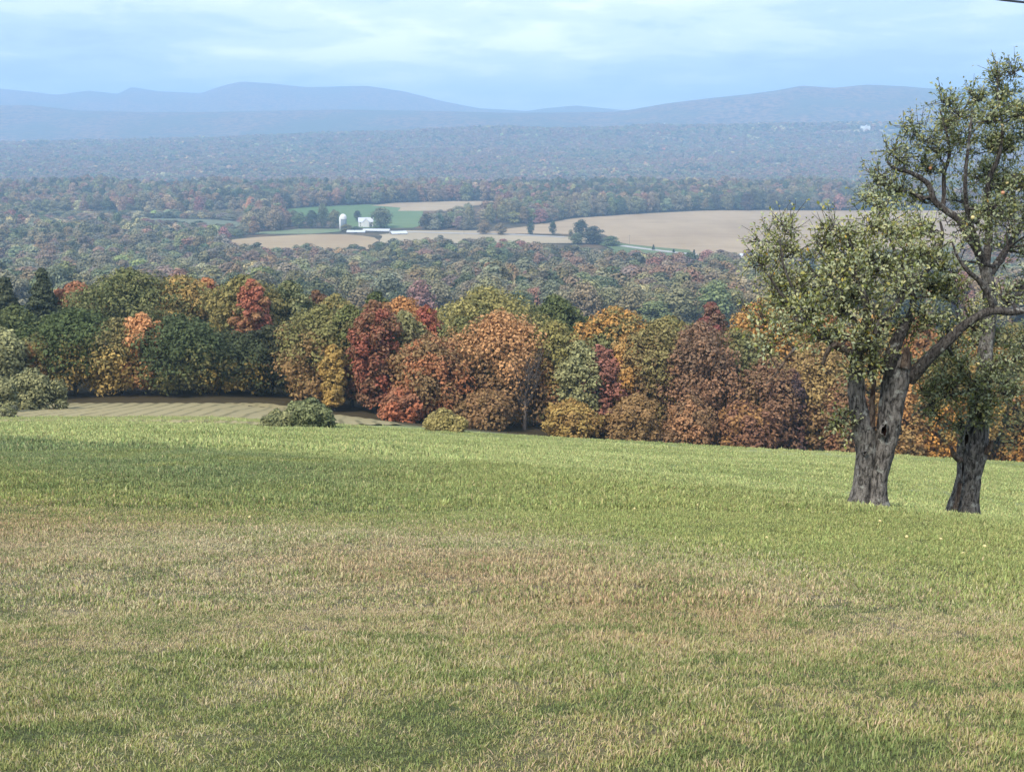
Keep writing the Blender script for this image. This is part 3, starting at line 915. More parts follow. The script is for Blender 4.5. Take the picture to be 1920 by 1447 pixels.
for i, (nm, lab, px, top, w, y, a, b, prof, grad, bias, kw) in enumerate(B):
    make_tree(nm, lab, 'bush', px, top, w, y, a, b, prof, grad, bias, skirt=.04, squash=.9, lobes=30, lobe_r=.17, seed=300 + i, **kw)

# ------------------------------------------------------------------ woods in the valley
KINDS = {  # colour pair, share, words
 'green':  ((92, 104, 72), (114, 122, 84), .17), 'dark':  ((64, 78, 62), (82, 92, 70), .15), 'olive': ((122, 114, 78), (142, 130, 88), .28),
 'rust':   ((134, 106, 76), (154, 122, 88), .24), 'red':  ((144, 96, 78), (160, 110, 88), .05), 'pale': ((142, 146, 108), (156, 158, 118), .06), 'gold': ((176, 130, 80), (188, 148, 90), .03)}
WORD = {'green': 'dull green tree', 'dark': 'dark blue green tree', 'olive': 'olive brown tree', 'rust': 'rust brown tree', 'red': 'dull red maple', 'pale': 'pale green tree', 'gold': 'golden orange tree'}
rgw = np.random.default_rng(11)
def small_crown(seed, w, h, lobes, per, leaf, prof='dome', mat=None):
    return crown_mesh('tree_crown', np.random.default_rng(seed), w, h * .9, h * .1, prof, lobes, per, leaf, squash=.75, lobe_r=.30, fill=.1, mat=mat, scat=.22)
near_meshes = [small_crown(400 + k, 9, 15, 16, 150, .36, ('dome', 'oval', 'dome', 'tall', 'dome', 'oval')[k % 6]) for k in range(8)]
near_trunks = [trunk_mesh('trunk', np.random.default_rng(420 + k), 14, .24, C, 6) for k, (me, C) in enumerate(near_meshes)]
con_mesh = small_crown(440, 6.5, 17, 30, 40, .55, 'cone')
con_trunk = trunk_mesh('trunk', np.random.default_rng(441), 16, .22, con_mesh[1], 4)

def valley_tree(x, y, kind, s, sz, label, group, conifer=False):
    z = H(x, y)
    name = 'spruce_tree' if conifer else ('maple_tree' if kind in ('red', 'rust', 'gold') else 'broadleaf_tree')
    root = tag(empty(name, (x, y, z - .2), rgw.uniform(0, 6.28)), label, 'tree', group)
    root.scale = (s, s, sz)
    k = int(rgw.integers(len(near_meshes)))
    c = obj('crown', con_mesh[0] if conifer else near_meshes[k][0], root)
    a, b, _ = KINDS[kind]
    j = rgw.normal(1, .08, 3)
    c['tint_a'] = [float(v * q) for v, q in zip(srgb(*a), j)] + [1.0]; c['tint_b'] = [float(v * q) for v, q in zip(srgb(*b), j)] + [1.0]
    c['tint_h'] = 0.3; c['tint_bias'] = 0.5
    obj('trunk', con_trunk if conifer else near_trunks[k], root)
    return root

# trees that stand out round the farm: pixel column, base row, top row, width px
FT = [
 (715,427,388,42,'green','large round tree right of the white farmhouse'),(671,416,394,17,'dark','small dark tree just behind the white farmhouse'),
 (562,428,397,30,'green','first tree of the dark hedgerow left of the silo'),(585,428,394,28,'dark','dark tree in the hedgerow left of the silo'),
 (606,428,380,24,'green','tallest tree of the hedgerow left of the silo'),(627,428,392,26,'olive','brownish tree of the hedgerow next to the silo'),
 (650,434,420,24,'olive','low brown tree at the foot of the silo'),(668,436,424,20,'dark','low dark bush in front of the white farmhouse'),
 (1090,446,411,30,'dark','tall dark tree in the clump left of the broad tan field'),(1112,458,424,46,'dark','wide dark tree in the clump left of the broad tan field'),
 (1146,462,442,34,'green','low green tree at the right end of the dark clump'),(1082,458,436,30,'green','low green tree at the left end of the dark clump'),
 (1037,440,414,15,'dark','lone small dark tree left of the dark clump'),(995,440,416,15,'dark','lone tree in the tan field gap, left of the small dark tree'),
 (908,440,412,26,'olive','brown tree at the edge of the tan strip right of the farm'),(938,441,418,24,'olive','second brown tree at the edge of the tan strip'),
 (1070,442,430,10,'olive','tiny sapling left of the dark clump'),
]
for px, base, top, w, kind, lab in FT:
    p = hit(px, base, 700, 4000)
    h = (base - top) / F * p.y * 1.0; wm = w / F * p.y
    valley_tree(p.x, p.y, kind, wm / 9, h / 15, lab, None)
for px, base, top, lab in ((1225,470,458,'first small spruce on the field road from the left'),(1263,475,466,'second small spruce on the field road'),(1301,482,467,'tallest spruce at the right end of the field road'),(1346,484,473,'small spruce beyond the end of the field road')):
    p = hit(px, base, 700, 4000)
    valley_tree(p.x, p.y, 'dark', .55, (base - top) / F * p.y / 17, lab, None, True)

# the woods themselves
LINE_X = [-100, 85, 148, 240, 340, 390, 458, 542, 594, 640, 705, 800, 912, 1042, 1095, 1152, 1205, 1258, 1334, 1440, 1545, 2100]
LINE_Y = [515, 497, 524, 500, 514, 518, 512, 522, 542, 548, 541, 556, 534, 549, 585, 571, 600, 588, 560, 552, 580, 600]
MARKS = [(40, 'the dark pines'), (148, 'the dull red maple'), (240, 'the broad olive dome'), (345, 'the golden topped crown'), (458, 'the scarlet tuft'), (542, 'the grey green dome'), (600, 'the dip in the tree line'),
         (705, 'the crimson column maple'), (800, 'the rust orange dome'), (912, 'the wide yellow olive dome'), (1042, 'the dark green dome'), (1100, 'the gap left of the golden dome'), (1152, 'the golden olive dome'),
         (1210, 'the gap right of the golden dome'), (1258, 'the olive crown'), (1334, 'the crimson spire'), (1385, 'the gap left of the apple crown'), (1480, 'the left half of the apple crown'), (1640, 'the forked apple trunk'), (1830, 'the right apple tree')]
def wood_points():
    out = []
    for y0, y1, step in ((510, 1150, 13.5), (1150, 2160, 13.6), (2850, 3700, 13.0), (3700, 4850, 16.0)):
        ys = np.arange(y0, y1, step)
        for y in ys:
            hw = 0.50 * (y + 14)
            xs = np.arange(-hw, hw, step)
            x = xs + rgw.uniform(-.45, .45, len(xs)) * step
            yy = y + rgw.uniform(-.45, .45, len(xs)) * step
            s = step / 7.6
            out.append(np.stack([x, yy, np.full(len(xs), step)], 1))
    return np.concatenate(out)
W = wood_points()
Wz = height(W[:, 0], W[:, 1])
nW = len(W)
step = W[:, 2]
clump = vnoise(W[:, 0] / 70, W[:, 1] / 70, 0, 51)
hgt = np.where(step == 13.5, 18, np.where(step == 13.6, 22, 17)) * (1 + .22 * rgw.normal(size=nW).clip(-1.6, 1.6) * .7) * (1 + .2 * clump)
# young growth on the left of the farm stays low
u_px, base_row = project(W[:, 0], W[:, 1], Wz)
low = (base_row > 405) & (base_row < 445) & (u_px < 470) & (u_px > 60)
hgt = np.where(low, hgt * .42, hgt)
_, top_row = project(W[:, 0], W[:, 1], Wz + hgt)
keep = np.ones(nW, bool)
poke = 13 * rgw.random(nW) ** 1.3
for k in range(7):
    w = k / 6
    r = base_row * (1 - w) + (top_row + poke) * w
    for dx in (-4, 0, 4): keep &= ~in_field(u_px + dx, r)
# farmyard and the strip right of it stay open
keep &= ~((u_px > 600) & (u_px < 790) & (top_row < 446) & (base_row > 400) & (W[:, 1] < 1800) & (W[:, 1] > 1000))
keep &= ~((u_px > 890) & (u_px < 1330) & (top_row < 466) & (base_row > 420) & (u_px < 1330) & (W[:, 1] < 1600) & (top_row < 440 + (u_px - 890) * .09))
KINDS = {k: (muted(v[0], .26, 1.06), muted(v[1], .26, 1.06), v[2]) for k, v in KINDS.items()}
# hidden by the tree line, or in front of it
line = np.interp(u_px, LINE_X, LINE_Y)
seen = top_row < line + 14
keep &= seen | (rgw.random(nW) < .25)
keep &= (W[:, 1] > 300)
W, Wz, hgt, u_px, top_row, base_row, seen, step = [a[keep] for a in (W, Wz, hgt, u_px, top_row, base_row, seen, step)]
nW = len(W)
# kinds change in drifts
names = list(KINDS); share = np.array([KINDS[k][2] for k in names])
drift = np.stack([vnoise(W[:, 0] / 90, W[:, 1] / 90, 0, 60 + i) * 1.5 + rgw.gumbel(size=nW) * .5 for i in range(len(names))], 1) + np.log(share)[None, :]
far_rust = (W[:, 1] > 2300)
drift[:, names.index('rust')] += far_rust * .7
band = (W[:, 1] > 1650) & (W[:, 1] < 2300)
drift[:, names.index('dark')] += band * .8
kind = np.argmax(drift, 1)

order = np.argsort(W[:, 1])
vis = seen & (u_px > -10) & (u_px < 1930)
single = [i for i in order if vis[i]][:225]
is_single = np.zeros(nW, bool); is_single[single] = True
for i in single:
    k = names[kind[i]]
    s = float(rgw.uniform(1.3, 1.95))
    mark = min(MARKS, key=lambda m: abs(m[0] - u_px[i]))[1]
    depth_word = 'near' if W[i, 1] < np.median(W[single, 1]) else 'far'
    valley_tree(float(W[i, 0]), float(W[i, 1]), k, s, float(hgt[i] / 15), f'{WORD[k]} in the valley above {mark}, {depth_word}', f'{k} valley trees above {mark}, {depth_word}')

def scatter(name, pts, attrs, protos, label, mat_kind=None):
    """one object that stands for an uncountable mass: its points carry a copy of one of the shapes"""
    pc = bpy.data.collections.new(name + '_shapes')
    for k, me in enumerate(protos):
        o = bpy.data.objects.new(f'{name}_shape_{k:02d}', me); pc.objects.link(o)
    me = bpy.data.meshes.new(name)
    me.vertices.add(len(pts)); me.vertices.foreach_set('co', np.asarray(pts, np.float32).ravel())
    for k, (typ, arr) in attrs.items():
        a = me.attributes.new(k, typ, 'POINT')
        key = 'color' if 'COLOR' in typ else ('vector' if typ == 'FLOAT_VECTOR' else 'value')
        a.data.foreach_set(key, np.asarray(arr, np.int32 if typ == 'INT' else np.float32).ravel())
    o = obj(name, me)
    g = bpy.data.node_groups.new(name + '_scatter', 'GeometryNodeTree')
    g.interface.new_socket('Geometry', in_out='INPUT', socket_type='NodeSocketGeometry')
    g.interface.new_socket('Geometry', in_out='OUTPUT', socket_type='NodeSocketGeometry')
    t = NT(g)
    gi, go = t.n('NodeGroupInput'), t.n('NodeGroupOutput')
    ci = t.n('GeometryNodeCollectionInfo'); ci.inputs[0].default_value = pc
    ci.inputs[1].default_value = True; ci.inputs[2].default_value = True
    ip = t.n('GeometryNodeInstanceOnPoints')
    t.L.new(gi.outputs[0], ip.inputs['Points']); t.L.new(ci.outputs[0], ip.inputs['Instance'])
    ip.inputs['Pick Instance'].default_value = True
    def named(n, typ):
        a = t.n('GeometryNodeInputNamedAttribute', data_type=typ); a.inputs[0].default_value = n
        return a.outputs[0]
    t.L.new(named('idx', 'INT'), ip.inputs['Instance Index'])
    e = t.n('FunctionNodeEulerToRotation'); t.L.new(named('rot', 'FLOAT_VECTOR'), e.inputs[0])
    t.L.new(e.outputs[0], ip.inputs['Rotation'])
    t.L.new(named('scl', 'FLOAT_VECTOR'), ip.inputs['Scale'])
    t.L.new(ip.outputs[0], go.inputs[0])
    md = o.modifiers.new('scatter', 'NODES'); md.node_group = g
    return tag(o, label, kind='stuff')

def wood(name, sel, protos, ref_h, ref_w, label):
    i = np.where(sel)[0]
    n = len(i)
    ca = np.array([srgb(*KINDS[k][0]) for k in names]); cb = np.array([srgb(*KINDS[k][1]) for k in names])
    j = rgw.normal(1, .10, (n, 3)) * rgw.normal(1, .10, (n, 1))
    one = np.ones((n, 1))
    A = np.concatenate([ca[kind[i]] * j, one], 1); Bc = np.concatenate([cb[kind[i]] * j, one], 1)
    sw = step[i] * rgw.uniform(1.0, 1.55, n) / ref_w
    rot = np.zeros((n, 3)); rot[:, 2] = rgw.uniform(0, 6.28, n)
    P = np.stack([W[i, 0], W[i, 1], Wz[i] - .3], 1)
    idx = rgw.integers(0, len(protos), n)
    scatter(name, P, {'tint_a': ('FLOAT_COLOR', A), 'tint_b': ('FLOAT_COLOR', Bc), 'rot': ('FLOAT_VECTOR', rot), 'scl': ('FLOAT_VECTOR', np.stack([sw, sw, hgt[i] / ref_h], 1)), 'idx': ('INT', idx)}, protos, label)
mid_protos = [small_crown(500 + k, 9, 15, 14, 110, .44, ('dome', 'oval', 'dome', 'tall', 'dome', 'cone')[k % 6], M_FOLS)[0] for k in range(8)]
far_protos = [small_crown(520 + k, 9, 15, 9, 24, 1.2, ('dome', 'oval', 'dome', 'dome', 'tall')[k % 5], M_FOLS)[0] for k in range(6)]
rest = ~is_single
wood('valley_woods', rest & (W[:, 1] < 1640), mid_protos, 15, 9, 'hazy autumn woods filling the valley between tree line and farm')
wood('far_bank_woods', rest & (W[:, 1] >= 1640) & (W[:, 1] < 2300), mid_protos, 15, 9, 'dark belt of woods behind the farm fields')
wood('distant_woods', rest & (W[:, 1] >= 2300), far_protos, 15, 9, 'blue hazed woods rolling away beyond the farm')

# ------------------------------------------------------------------ farm and far houses
def place(name, px, row, label, cat, rz=0.0, group=None, y0=700, y1=9000):
    p = hit(px, row, y0, y1)
    return tag(empty(name, (p.x, p.y, H(p.x, p.y)), rz), label, cat, group), p

def house(name, px, row, label, L=16., Wd=9., h=5.5, r=3.5, rz=0.0, wing=None, wins=True, roof=None, y1=9000):
    root, p = place(name, px, row, label, 'house', rz, None, 700, y1)
    w = MB().box(-L/2, L/2, -Wd/2, Wd/2, -2, h)
    w.poly([(-L/2,-Wd/2,h),(-L/2,Wd/2,h),(-L/2,0,h+r-.2),(L/2,-Wd/2,h),(L/2,Wd/2,h),(L/2,0,h+r-.2)], [(0,2,1),(3,4,5)])
    w.build('wall', M_WHITE, root)
    MB().gable(-L/2, L/2, -Wd/2, Wd/2, h, h + r).build('roof', roof or M_ROOFW, root)
    if wing:
        l2, w2, h2, r2 = wing
        g = MB().box(-w2/2, w2/2, -Wd/2 - l2, -Wd/2 - .01, -2, h2)
        g.poly([(-w2/2,-Wd/2-l2,h2),(w2/2,-Wd/2-l2,h2),(0,-Wd/2-l2,h2+r2-.2)], [(0,1,2)])
        g.build('wing', M_WHITE, root)
        m = MB()
        for sg in (-1, 1):
            a = [(sg*(w2/2+.4),-Wd/2-l2-.4,h2-.3),(sg*(w2/2+.4),-Wd/2,h2-.3),(0,-Wd/2,h2+r2),(0,-Wd/2-l2-.4,h2+r2)]
            b = [(x,y,z+.25) for x,y,z in a]
            m.poly(a+b, [(3,2,1,0),(4,5,6,7),(0,1,5,4),(1,2,6,5),(2,3,7,6),(3,0,4,7)])
        m.build('wing_roof', roof or M_ROOFW, root)
    if wins:
        for k in range(4):
            x = -L/2 + (k + .5) * L / 4
            if wing and abs(x) < wing[1] / 2 + .6: continue
            for z in (1.0, 3.6):
                MB().box(x-.5, x+.5, -Wd/2-.06, -Wd/2+.05, z, z+1.5).build('window', M_GLASS, root)
    return root
house('farmhouse', 686, 425, 'white farmhouse with gabled wing between silo and round tree', 17, 9, 6, 4.5, .15, (6, 7.5, 6, 4.5), y1=1900)
house('farmhouse', 1622, 247, 'white farmhouse on the far hill, largest of the distant white houses', 34, 14, 11, 9, .1, (8, 16, 14, 10), False)
house('house', 1475, 246, 'small white house on the far hill left of the larger white one', 20, 12, 7, 4, 0, None, False)
house('house', 1246, 238, 'small white house high on the far ridge at centre right', 18, 12, 12, 5, .2, None, False)
house('house', 852, 274, 'tiny white house in the blue woods above the farm', 20, 10, 6, 4, .3, None, False)
house('house', 838, 277, 'tiny low white shed beside the white house in the blue woods', 13, 8, 4, 3, .3, None, False)
house('house', 1292, 280, 'tiny white house in the blue woods above the tan field', 13, 9, 6, 4, .1, None, False)
house('house', 1404, 489, 'white roofed house glimpsed past the left tip of the apple crown', 18, 9, 3.5, 3, .2, None, False)

def barn(px, row, L, Wd, h, r, label, rz=0.0, wall=None):
    root, p = place('barn', px, row, label, 'barn', rz, None, 700, 1900)
    w = MB().box(-L/2, L/2, -Wd/2, Wd/2, -2, h)
    w.poly([(-L/2,-Wd/2,h),(-L/2,Wd/2,h),(-L/2,0,h+r-.2),(L/2,-Wd/2,h),(L/2,Wd/2,h),(L/2,0,h+r-.2)], [(0,2,1),(3,4,5)])
    w.build('wall', wall or M_ROOFG, root)
    MB().gable(-L/2, L/2, -Wd/2, Wd/2, h, h+r).build('roof', M_ROOFW, root)
    MB().box(-1.8, 1.8, -Wd/2-.08, -Wd/2+.05, -.5, h*.8).build('door', M_GLASS, root)
barn(747, 440, 17, 12, 1.6, 2.2, 'long low barn with bright white roof right of the farmyard', .35)
barn(706, 434, 30, 8, 1.2, 1.5, 'long low grey shed with pale roof below the farmhouse', -.08)
barn(668, 437, 20, 7, 1.4, 1.6, 'low grey shed with pale roof right of the silo foot', -.05)

def silo():
    root, p = place('silo', 644, 433, 'tall grey silo with white domed cap beside the farmhouse', 'silo', 0, None, 700, 1900)
    top = ratio(401) * p.y - root.location.z
    r = 3.9; hb = top - r
    n = 24
    MB().tube((0,0,-1), (0,0,hb), r, r, n).build('body', M_SILO, root, True)
    m = MB(); rings = 7
    for k in range(rings):
        a = math.pi / 2 * k / rings
        for i in range(n):
            t = 2*math.pi*i/n
            m.v.append(((r+.12)*math.cos(a)*math.cos(t), (r+.12)*math.cos(a)*math.sin(t), hb - .2 + (r+.2)*math.sin(a)))
    m.v.append((0,0,hb + r))
    for k in range(rings-1):
        for i in range(n): m.f.append((k*n+i, k*n+(i+1)%n, (k+1)*n+(i+1)%n, (k+1)*n+i))
    for i in range(n): m.f.append(((rings-1)*n+i, (rings-1)*n+(i+1)%n, rings*n))
    m.v += [(x, y, z - 1.6) for x, y, z in m.v[:n]]
    b = rings*n+1
    for i in range(n): m.f.append((b+i, b+(i+1)%n, (i+1)%n, i))
    m.build('dome', M_WHITE, root, True)
    MB().tube((-r*.80,-r*.66,-1), (-r*.80,-r*.66,hb+.4), 1.0, 1.0, 10).build('chute', M_WHITE, root, True)
silo()

def utility_pole(loc, h, label, cross=True, group=None):
    root = tag(empty('utility_pole', loc), label, 'pole', group)
    MB().tube((0,0,-.8), (0,0,h), .16, .11, 8).build('post', M_POLE, root)
    if cross: MB().box(-1.1, 1.1, -.17, -.07 , h-.75, h-.62).build('crossarm', M_POLE, root)
    return root
for px, base, lab in ((589,430,'faint utility pole left of the silo, before the hedgerow'),(559,440,'faint utility pole in the small green meadow'),(870,440,'faint utility pole on the farm road'),(1180,462,'faint utility pole at the start of the field road')):
    p = hit(px, base, 700, 1900)
    utility_pole((p.x, p.y, H(p.x, p.y)), 11.5, lab)

# overhead cable in the top right corner and the two poles that carry it (both outside the picture)
def wire_pt(y):
    t = y - 12
    return Vector((4.56 + .733 * t, y, 1.12 + .05 * t + .008 * t * t))
pts = [wire_pt(y) for y in np.linspace(-4, 18, 34)]
V, Q = sweep([(pts, [.012] * len(pts))], 6)
tag(obj('overhead_wire', mesh_np('overhead_wire', V, Q, [M_WIRE], smooth=True)), 'black overhead wire crossing the top right corner of the sky', 'wire')
for y, lab in ((-4, 'short utility pole behind the viewer'), (18, 'utility pole right of the apple trees, outside the picture')):
    p = wire_pt(y); zg = H(p.x, y)
    utility_pole((p.x + .11, y + .0, zg), p.z - zg + .25, lab, False)

# ------------------------------------------------------------------ the two apple trees
def noisy_tube(path, sides=26, sub=9, flute=.10, rough=.05, seed=1, ell=None, cap=True):
    """path of (x, y, z, r): smooth spline tube with fluted, rough bark"""
    P = np.array([p[:3] for p in path], float); R = np.array([p[3] for p in path], float)
    n = len(P); ts = np.linspace(0, n - 1, (n - 1) * sub + 1)
    def cr(A, t):
        i = np.clip(np.floor(t).astype(int), 0, n - 2); f = (t - i)
        f = f[:, None] if A.ndim == 2 else f
        p0, p1, p2, p3 = A[np.maximum(i - 1, 0)], A[i], A[i + 1], A[np.minimum(i + 2, n - 1)]
        return .5 * (2 * p1 + (p2 - p0) * f + (2 * p0 - 5 * p1 + 4 * p2 - p3) * f ** 2 + (3 * p1 - p0 - 3 * p2 + p3) * f ** 3)
    C = cr(P, ts); r = np.maximum(cr(R, ts), .004)
    V = []; a = None
    for i in range(len(C)):
        d = Vector(C[min(i + 1, len(C) - 1)] - C[max(i - 1, 0)]).normalized()
        if a is None: a = (Vector((1, 0, 0)) - d * d.x).normalized()
        else: a = (a - d * a.dot(d)).normalized()
        c = d.cross(a)
        for k in range(sides):
            t = 2 * math.pi * k / sides
            V.append((Vector(C[i]) + (a * math.cos(t) + c * math.sin(t)) * r[i]))
    V = np.array([tuple(v) for v in V]); rep = np.repeat(np.arange(len(C)), sides)
    out = V - C[rep]; ang = np.tile(np.arange(sides) * 2 * math.pi / sides, len(C))
    L = C[rep][:, 2]
    f = flute * (vnoise(np.cos(ang) * 1.9, np.sin(ang) * 1.9, L * .9, seed) + .6 * vnoise(np.cos(ang) * 4.2, np.sin(ang) * 4.2, L * 1.5, seed + 1))
    f = f + rough * vnoise(V[:, 0] * 11, V[:, 1] * 11, V[:, 2] * 6, seed + 2) + rough * .7 * vnoise(V[:, 0] * 24, V[:, 1] * 24, V[:, 2] * 13, seed + 3)
    V = C[rep] + out * (1 + f)[:, None]
    m = len(C); idx = np.arange(m * sides).reshape(m, sides)
    nx = np.roll(idx, -1, 1)
    Q = [np.stack([idx[:-1], nx[:-1], nx[1:], idx[1:]], -1).reshape(-1, 4)]
    if cap:
        V = np.concatenate([V, [C[-1] + np.array([0, 0, -.3 * r[-1]])]])
        Q.append(np.stack([idx[-1], nx[-1], np.full(sides, len(V) - 1)], -1))
    return V, Q, C, r

LEAVES_PER_SPUR = 1.75
def apple_tree(name, label, y0, base_px, base_row, stems, limbs, lobes, deadwood, knots, seed, cool, n_apples, leaf_scale=1.0, spread=1.0):
    rg = np.random.default_rng(seed)
    b = world_pt(base_px, base_row, y0)
    zg = H(b.x, y0)
    root = tag(empty(name, (b.x, y0, zg)), label, 'tree')
    O = Vector((b.x, y0, zg))
    def P(px, row, dy=0.0):
        return world_pt(px, row, y0 + dy) - O
    def path(pts):
        out = []
        for px, row, wpx, *dy in pts:
            d = dy[0] if dy else 0.0
            p = P(px, row, d)
            out.append((p.x, p.y, p.z, wpx / 2 / F * (y0 + d) * .88))
        return out
    nodes = []
    # trunk: fused stems
    Vs, Qs, off = [], [], 0
    for k, st in enumerate(stems):
        V, Q, C, r = noisy_tube(path(st), 30, 8, .13, .05, seed + 10 * k)
        Vs.append(V); Qs += [q + off for q in Q]; off += len(V)
        nodes += [(Vector(c), rr) for c, rr in list(zip(C, r))[len(C) // 2:]]
    obj('trunk', mesh_np('trunk', np.concatenate(Vs), Qs, [M_BARK], smooth=True), root)
    for k, st in enumerate(limbs):
        V, Q, C, r = noisy_tube(path(st), 14, 7, .10, .06, seed + 200 + 10 * k)
        obj('limb', mesh_np('limb', V, Q, [M_LIMB], smooth=True), root)
        nodes += [(Vector(c), rr) for c, rr in zip(C, r)]
    for k, st in enumerate(deadwood):
        V, Q, C, r = noisy_tube(path(st), 14, 7, .16, .08, seed + 400 + 10 * k)
        o = obj('dead_stub', mesh_np('dead_stub', V, Q, [M_DEADWOOD], smooth=True), root)
    for px, row, wpx, hpx, dy in knots:             # knot holes: a raised rim round a dark hollow
        c = P(px, row, dy); s = F / y0
        rx, rz = wpx / 2 / s, hpx / 2 / s
        m = MB(); n = 18
        for ring, (k, d) in enumerate(((1.45, .03), (1.2, -.035), (1.0, -.04), (.8, .02))):
            for i in range(n):
                t = 2 * math.pi * i / n
                wob = 1 + .2 * math.sin(3 * t + px) + .12 * math.sin(5 * t + row)
                m.v.append((c.x + rx * k * wob * math.cos(t), c.y + d, c.z + rz * k * wob * math.sin(t)))
        for ring in range(3):
            for i in range(n): m.f.append((ring*n+i, ring*n+(i+1)%n, (ring+1)*n+(i+1)%n, (ring+1)*n+i))
        kn = m.build('knot', M_BARK, root, True)
        h = MB()
        for i in range(n):
            t = 2 * math.pi * i / n; wob = 1 + .2 * math.sin(3 * t + px) + .12 * math.sin(5 * t + row)
            h.v.append((c.x + rx * .93 * wob * math.cos(t), c.y - .018, c.z + rz * .93 * wob * math.sin(t)))
        h.v.append((c.x, c.y + .10, c.z))
        for i in range(n): h.f.append((i, (i+1) % n, n))
        h.build('hollow', M_HOLLOW, kn)
    # boughs grow from the limbs to each leafy mass, then split into twigs
    boughs, twigs, tips = [], [], []
    for (px, row, rpx, dens, *dd) in lobes:
        dy = dd[0] if dd else rg.normal(.35, .7) * spread
        c = P(px, row, dy); R = rpx / F * y0 * .9
        a, ar = min(nodes, key=lambda n: (n[0] - c).length + .35 * max(0, n[0].z - c.z) * 2)
        L = (c - a).length
        mid1 = a.lerp(c, .35) + Vector(rg.normal(0, .10, 3)) * L + Vector((0, 0, .05 * L))
        mid2 = a.lerp(c, .7) + Vector(rg.normal(0, .08, 3)) * L
        r0 = min(ar * .55, .018 + .014 * L + .012 * R)
        boughs.append(([a, a.lerp(mid1, .5), mid1, mid2, c], [r0, r0 * .9, r0 * .8, r0 * .6, r0 * .42]))
        segs = [(mid1, mid2), (mid2, c)]
        nsub = int(5 + 9 * R * dens)
        for k in range(nsub):
            s0, s1 = segs[int(rg.random() > .3)]
            q = s0.lerp(s1, rg.random())
            d = Vector(rg.normal(size=3)); d.z = d.z * .8 + .25; d.normalize()
            e = c + d * R * rg.uniform(.45, 1.0)
            m = q.lerp(e, .5) + Vector(rg.normal(0, .12, 3)) * (e - q).length
            boughs.append(([q, m, e], [r0 * .42, r0 * .26, r0 * .12]))
            nt = int(5 + 5 * dens * rg.uniform(.6, 1.3))
            for j in range(nt):
                f = rg.uniform(.1, 1.0)
                g0 = q.lerp(m, f * 2) if f < .5 else m.lerp(e, f * 2 - 1)
                d2 = (d * .35 + Vector(rg.normal(0, .6, 3)) + Vector((0, 0, .35))).normalized()
                l2 = rg.uniform(.14, .42)
                g1 = g0 + d2 * l2 + Vector((0, 0, rg.uniform(-.06, .06)))
                twigs.append(([g0, g0.lerp(g1, .5) + Vector(rg.normal(0, .02, 3)), g1], [.0065, .005, .0028]))
                ns = int(3 + l2 * 9)
                lobe_r = rg.random()
                for s in range(ns):
                    tips.append((g0.lerp(g1, rg.uniform(.15, 1.05)), d2, dens, lobe_r))
    V, Q = sweep(boughs, 7)
    obj('boughs', mesh_np('boughs', V, Q, [M_LIMB], smooth=True), root)
    V, Q = sweep(twigs, 3)
    obj('twigs', mesh_np('twigs', V, Q, [M_LIMB]), root)
    # leaves: folded blades in rosettes along the twigs
    n = LEAVES_PER_SPUR
    T0 = np.array([tuple(t[0]) for t in tips]); D = np.array([tuple(t[1]) for t in tips]); LR = np.array([t[3] for t in tips]); DE = np.array([t[2] for t in tips])
    cnt = np.maximum(1, np.round(rg.uniform(.5, 1.2, len(T0)) * n * np.clip(DE, .35, 1.2))).astype(int)
    ii = np.repeat(np.arange(len(T0)), cnt); N = len(ii)
    d = D[ii] * .5 + rg.normal(0, .75, (N, 3)); d[:, 2] -= .05
    d /= np.linalg.norm(d, axis=1)[:, None]
    up = np.array([0, 0, 1.0]) + rg.normal(0, .55, (N, 3))
    s = np.cross(d, up); s /= np.linalg.norm(s, axis=1)[:, None]
    nr = np.cross(s, d)
    ln = rg.uniform(.048, .082, N)[:, None] * leaf_scale; wd = ln * rg.uniform(.24, .34, N)[:, None]
    p0 = T0[ii] + d * rg.uniform(.005, .03, N)[:, None] + rg.normal(0, .012, (N, 3))
    mid = p0 + d * ln * .5 - nr * ln * .08
    tip = p0 + d * ln - nr * ln * .16
    le = mid + s * wd + nr * wd * .45; ri = mid - s * wd + nr * wd * .45
    V = np.stack([p0, le, mid, ri, tip], 1).reshape(-1, 3)
    k = np.arange(N)[:, None] * 5
    Fq = np.concatenate([k + np.array([[0, 2, 1]]), k + np.array([[0, 3, 2]]), k + np.array([[1, 2, 4]]), k + np.array([[2, 3, 4]])], 1).reshape(-1, 3)
    l = np.repeat(rg.random(N), 4); rr = np.repeat(LR[ii], 4)
    o = obj('leaves', mesh_np('leaves', V, Fq, [M_LEAF], {'rnd': ('FACE', 'FLOAT', rr), 'lrnd': ('FACE', 'FLOAT', l)}), root)
    o['tint_cool'] = float(cool)
    # apples still hanging
    if n_apples:
        am = apple_mesh(M_APPLE); ar_ = apple_mesh(M_APPLER)
        for j in rg.choice(len(T0), n_apples, replace=False):
            a = obj('apple', am if rg.random() < .7 else ar_, root)
            a.location = T0[j] + np.array([0, -.02, -.05]); a.scale = (rg.uniform(.65, .9),) * 3
            a.rotation_euler = tuple(rg.uniform(-.4, .4, 3))
    print(name, 'leaves', N, 'twigs', len(twigs))
    return root

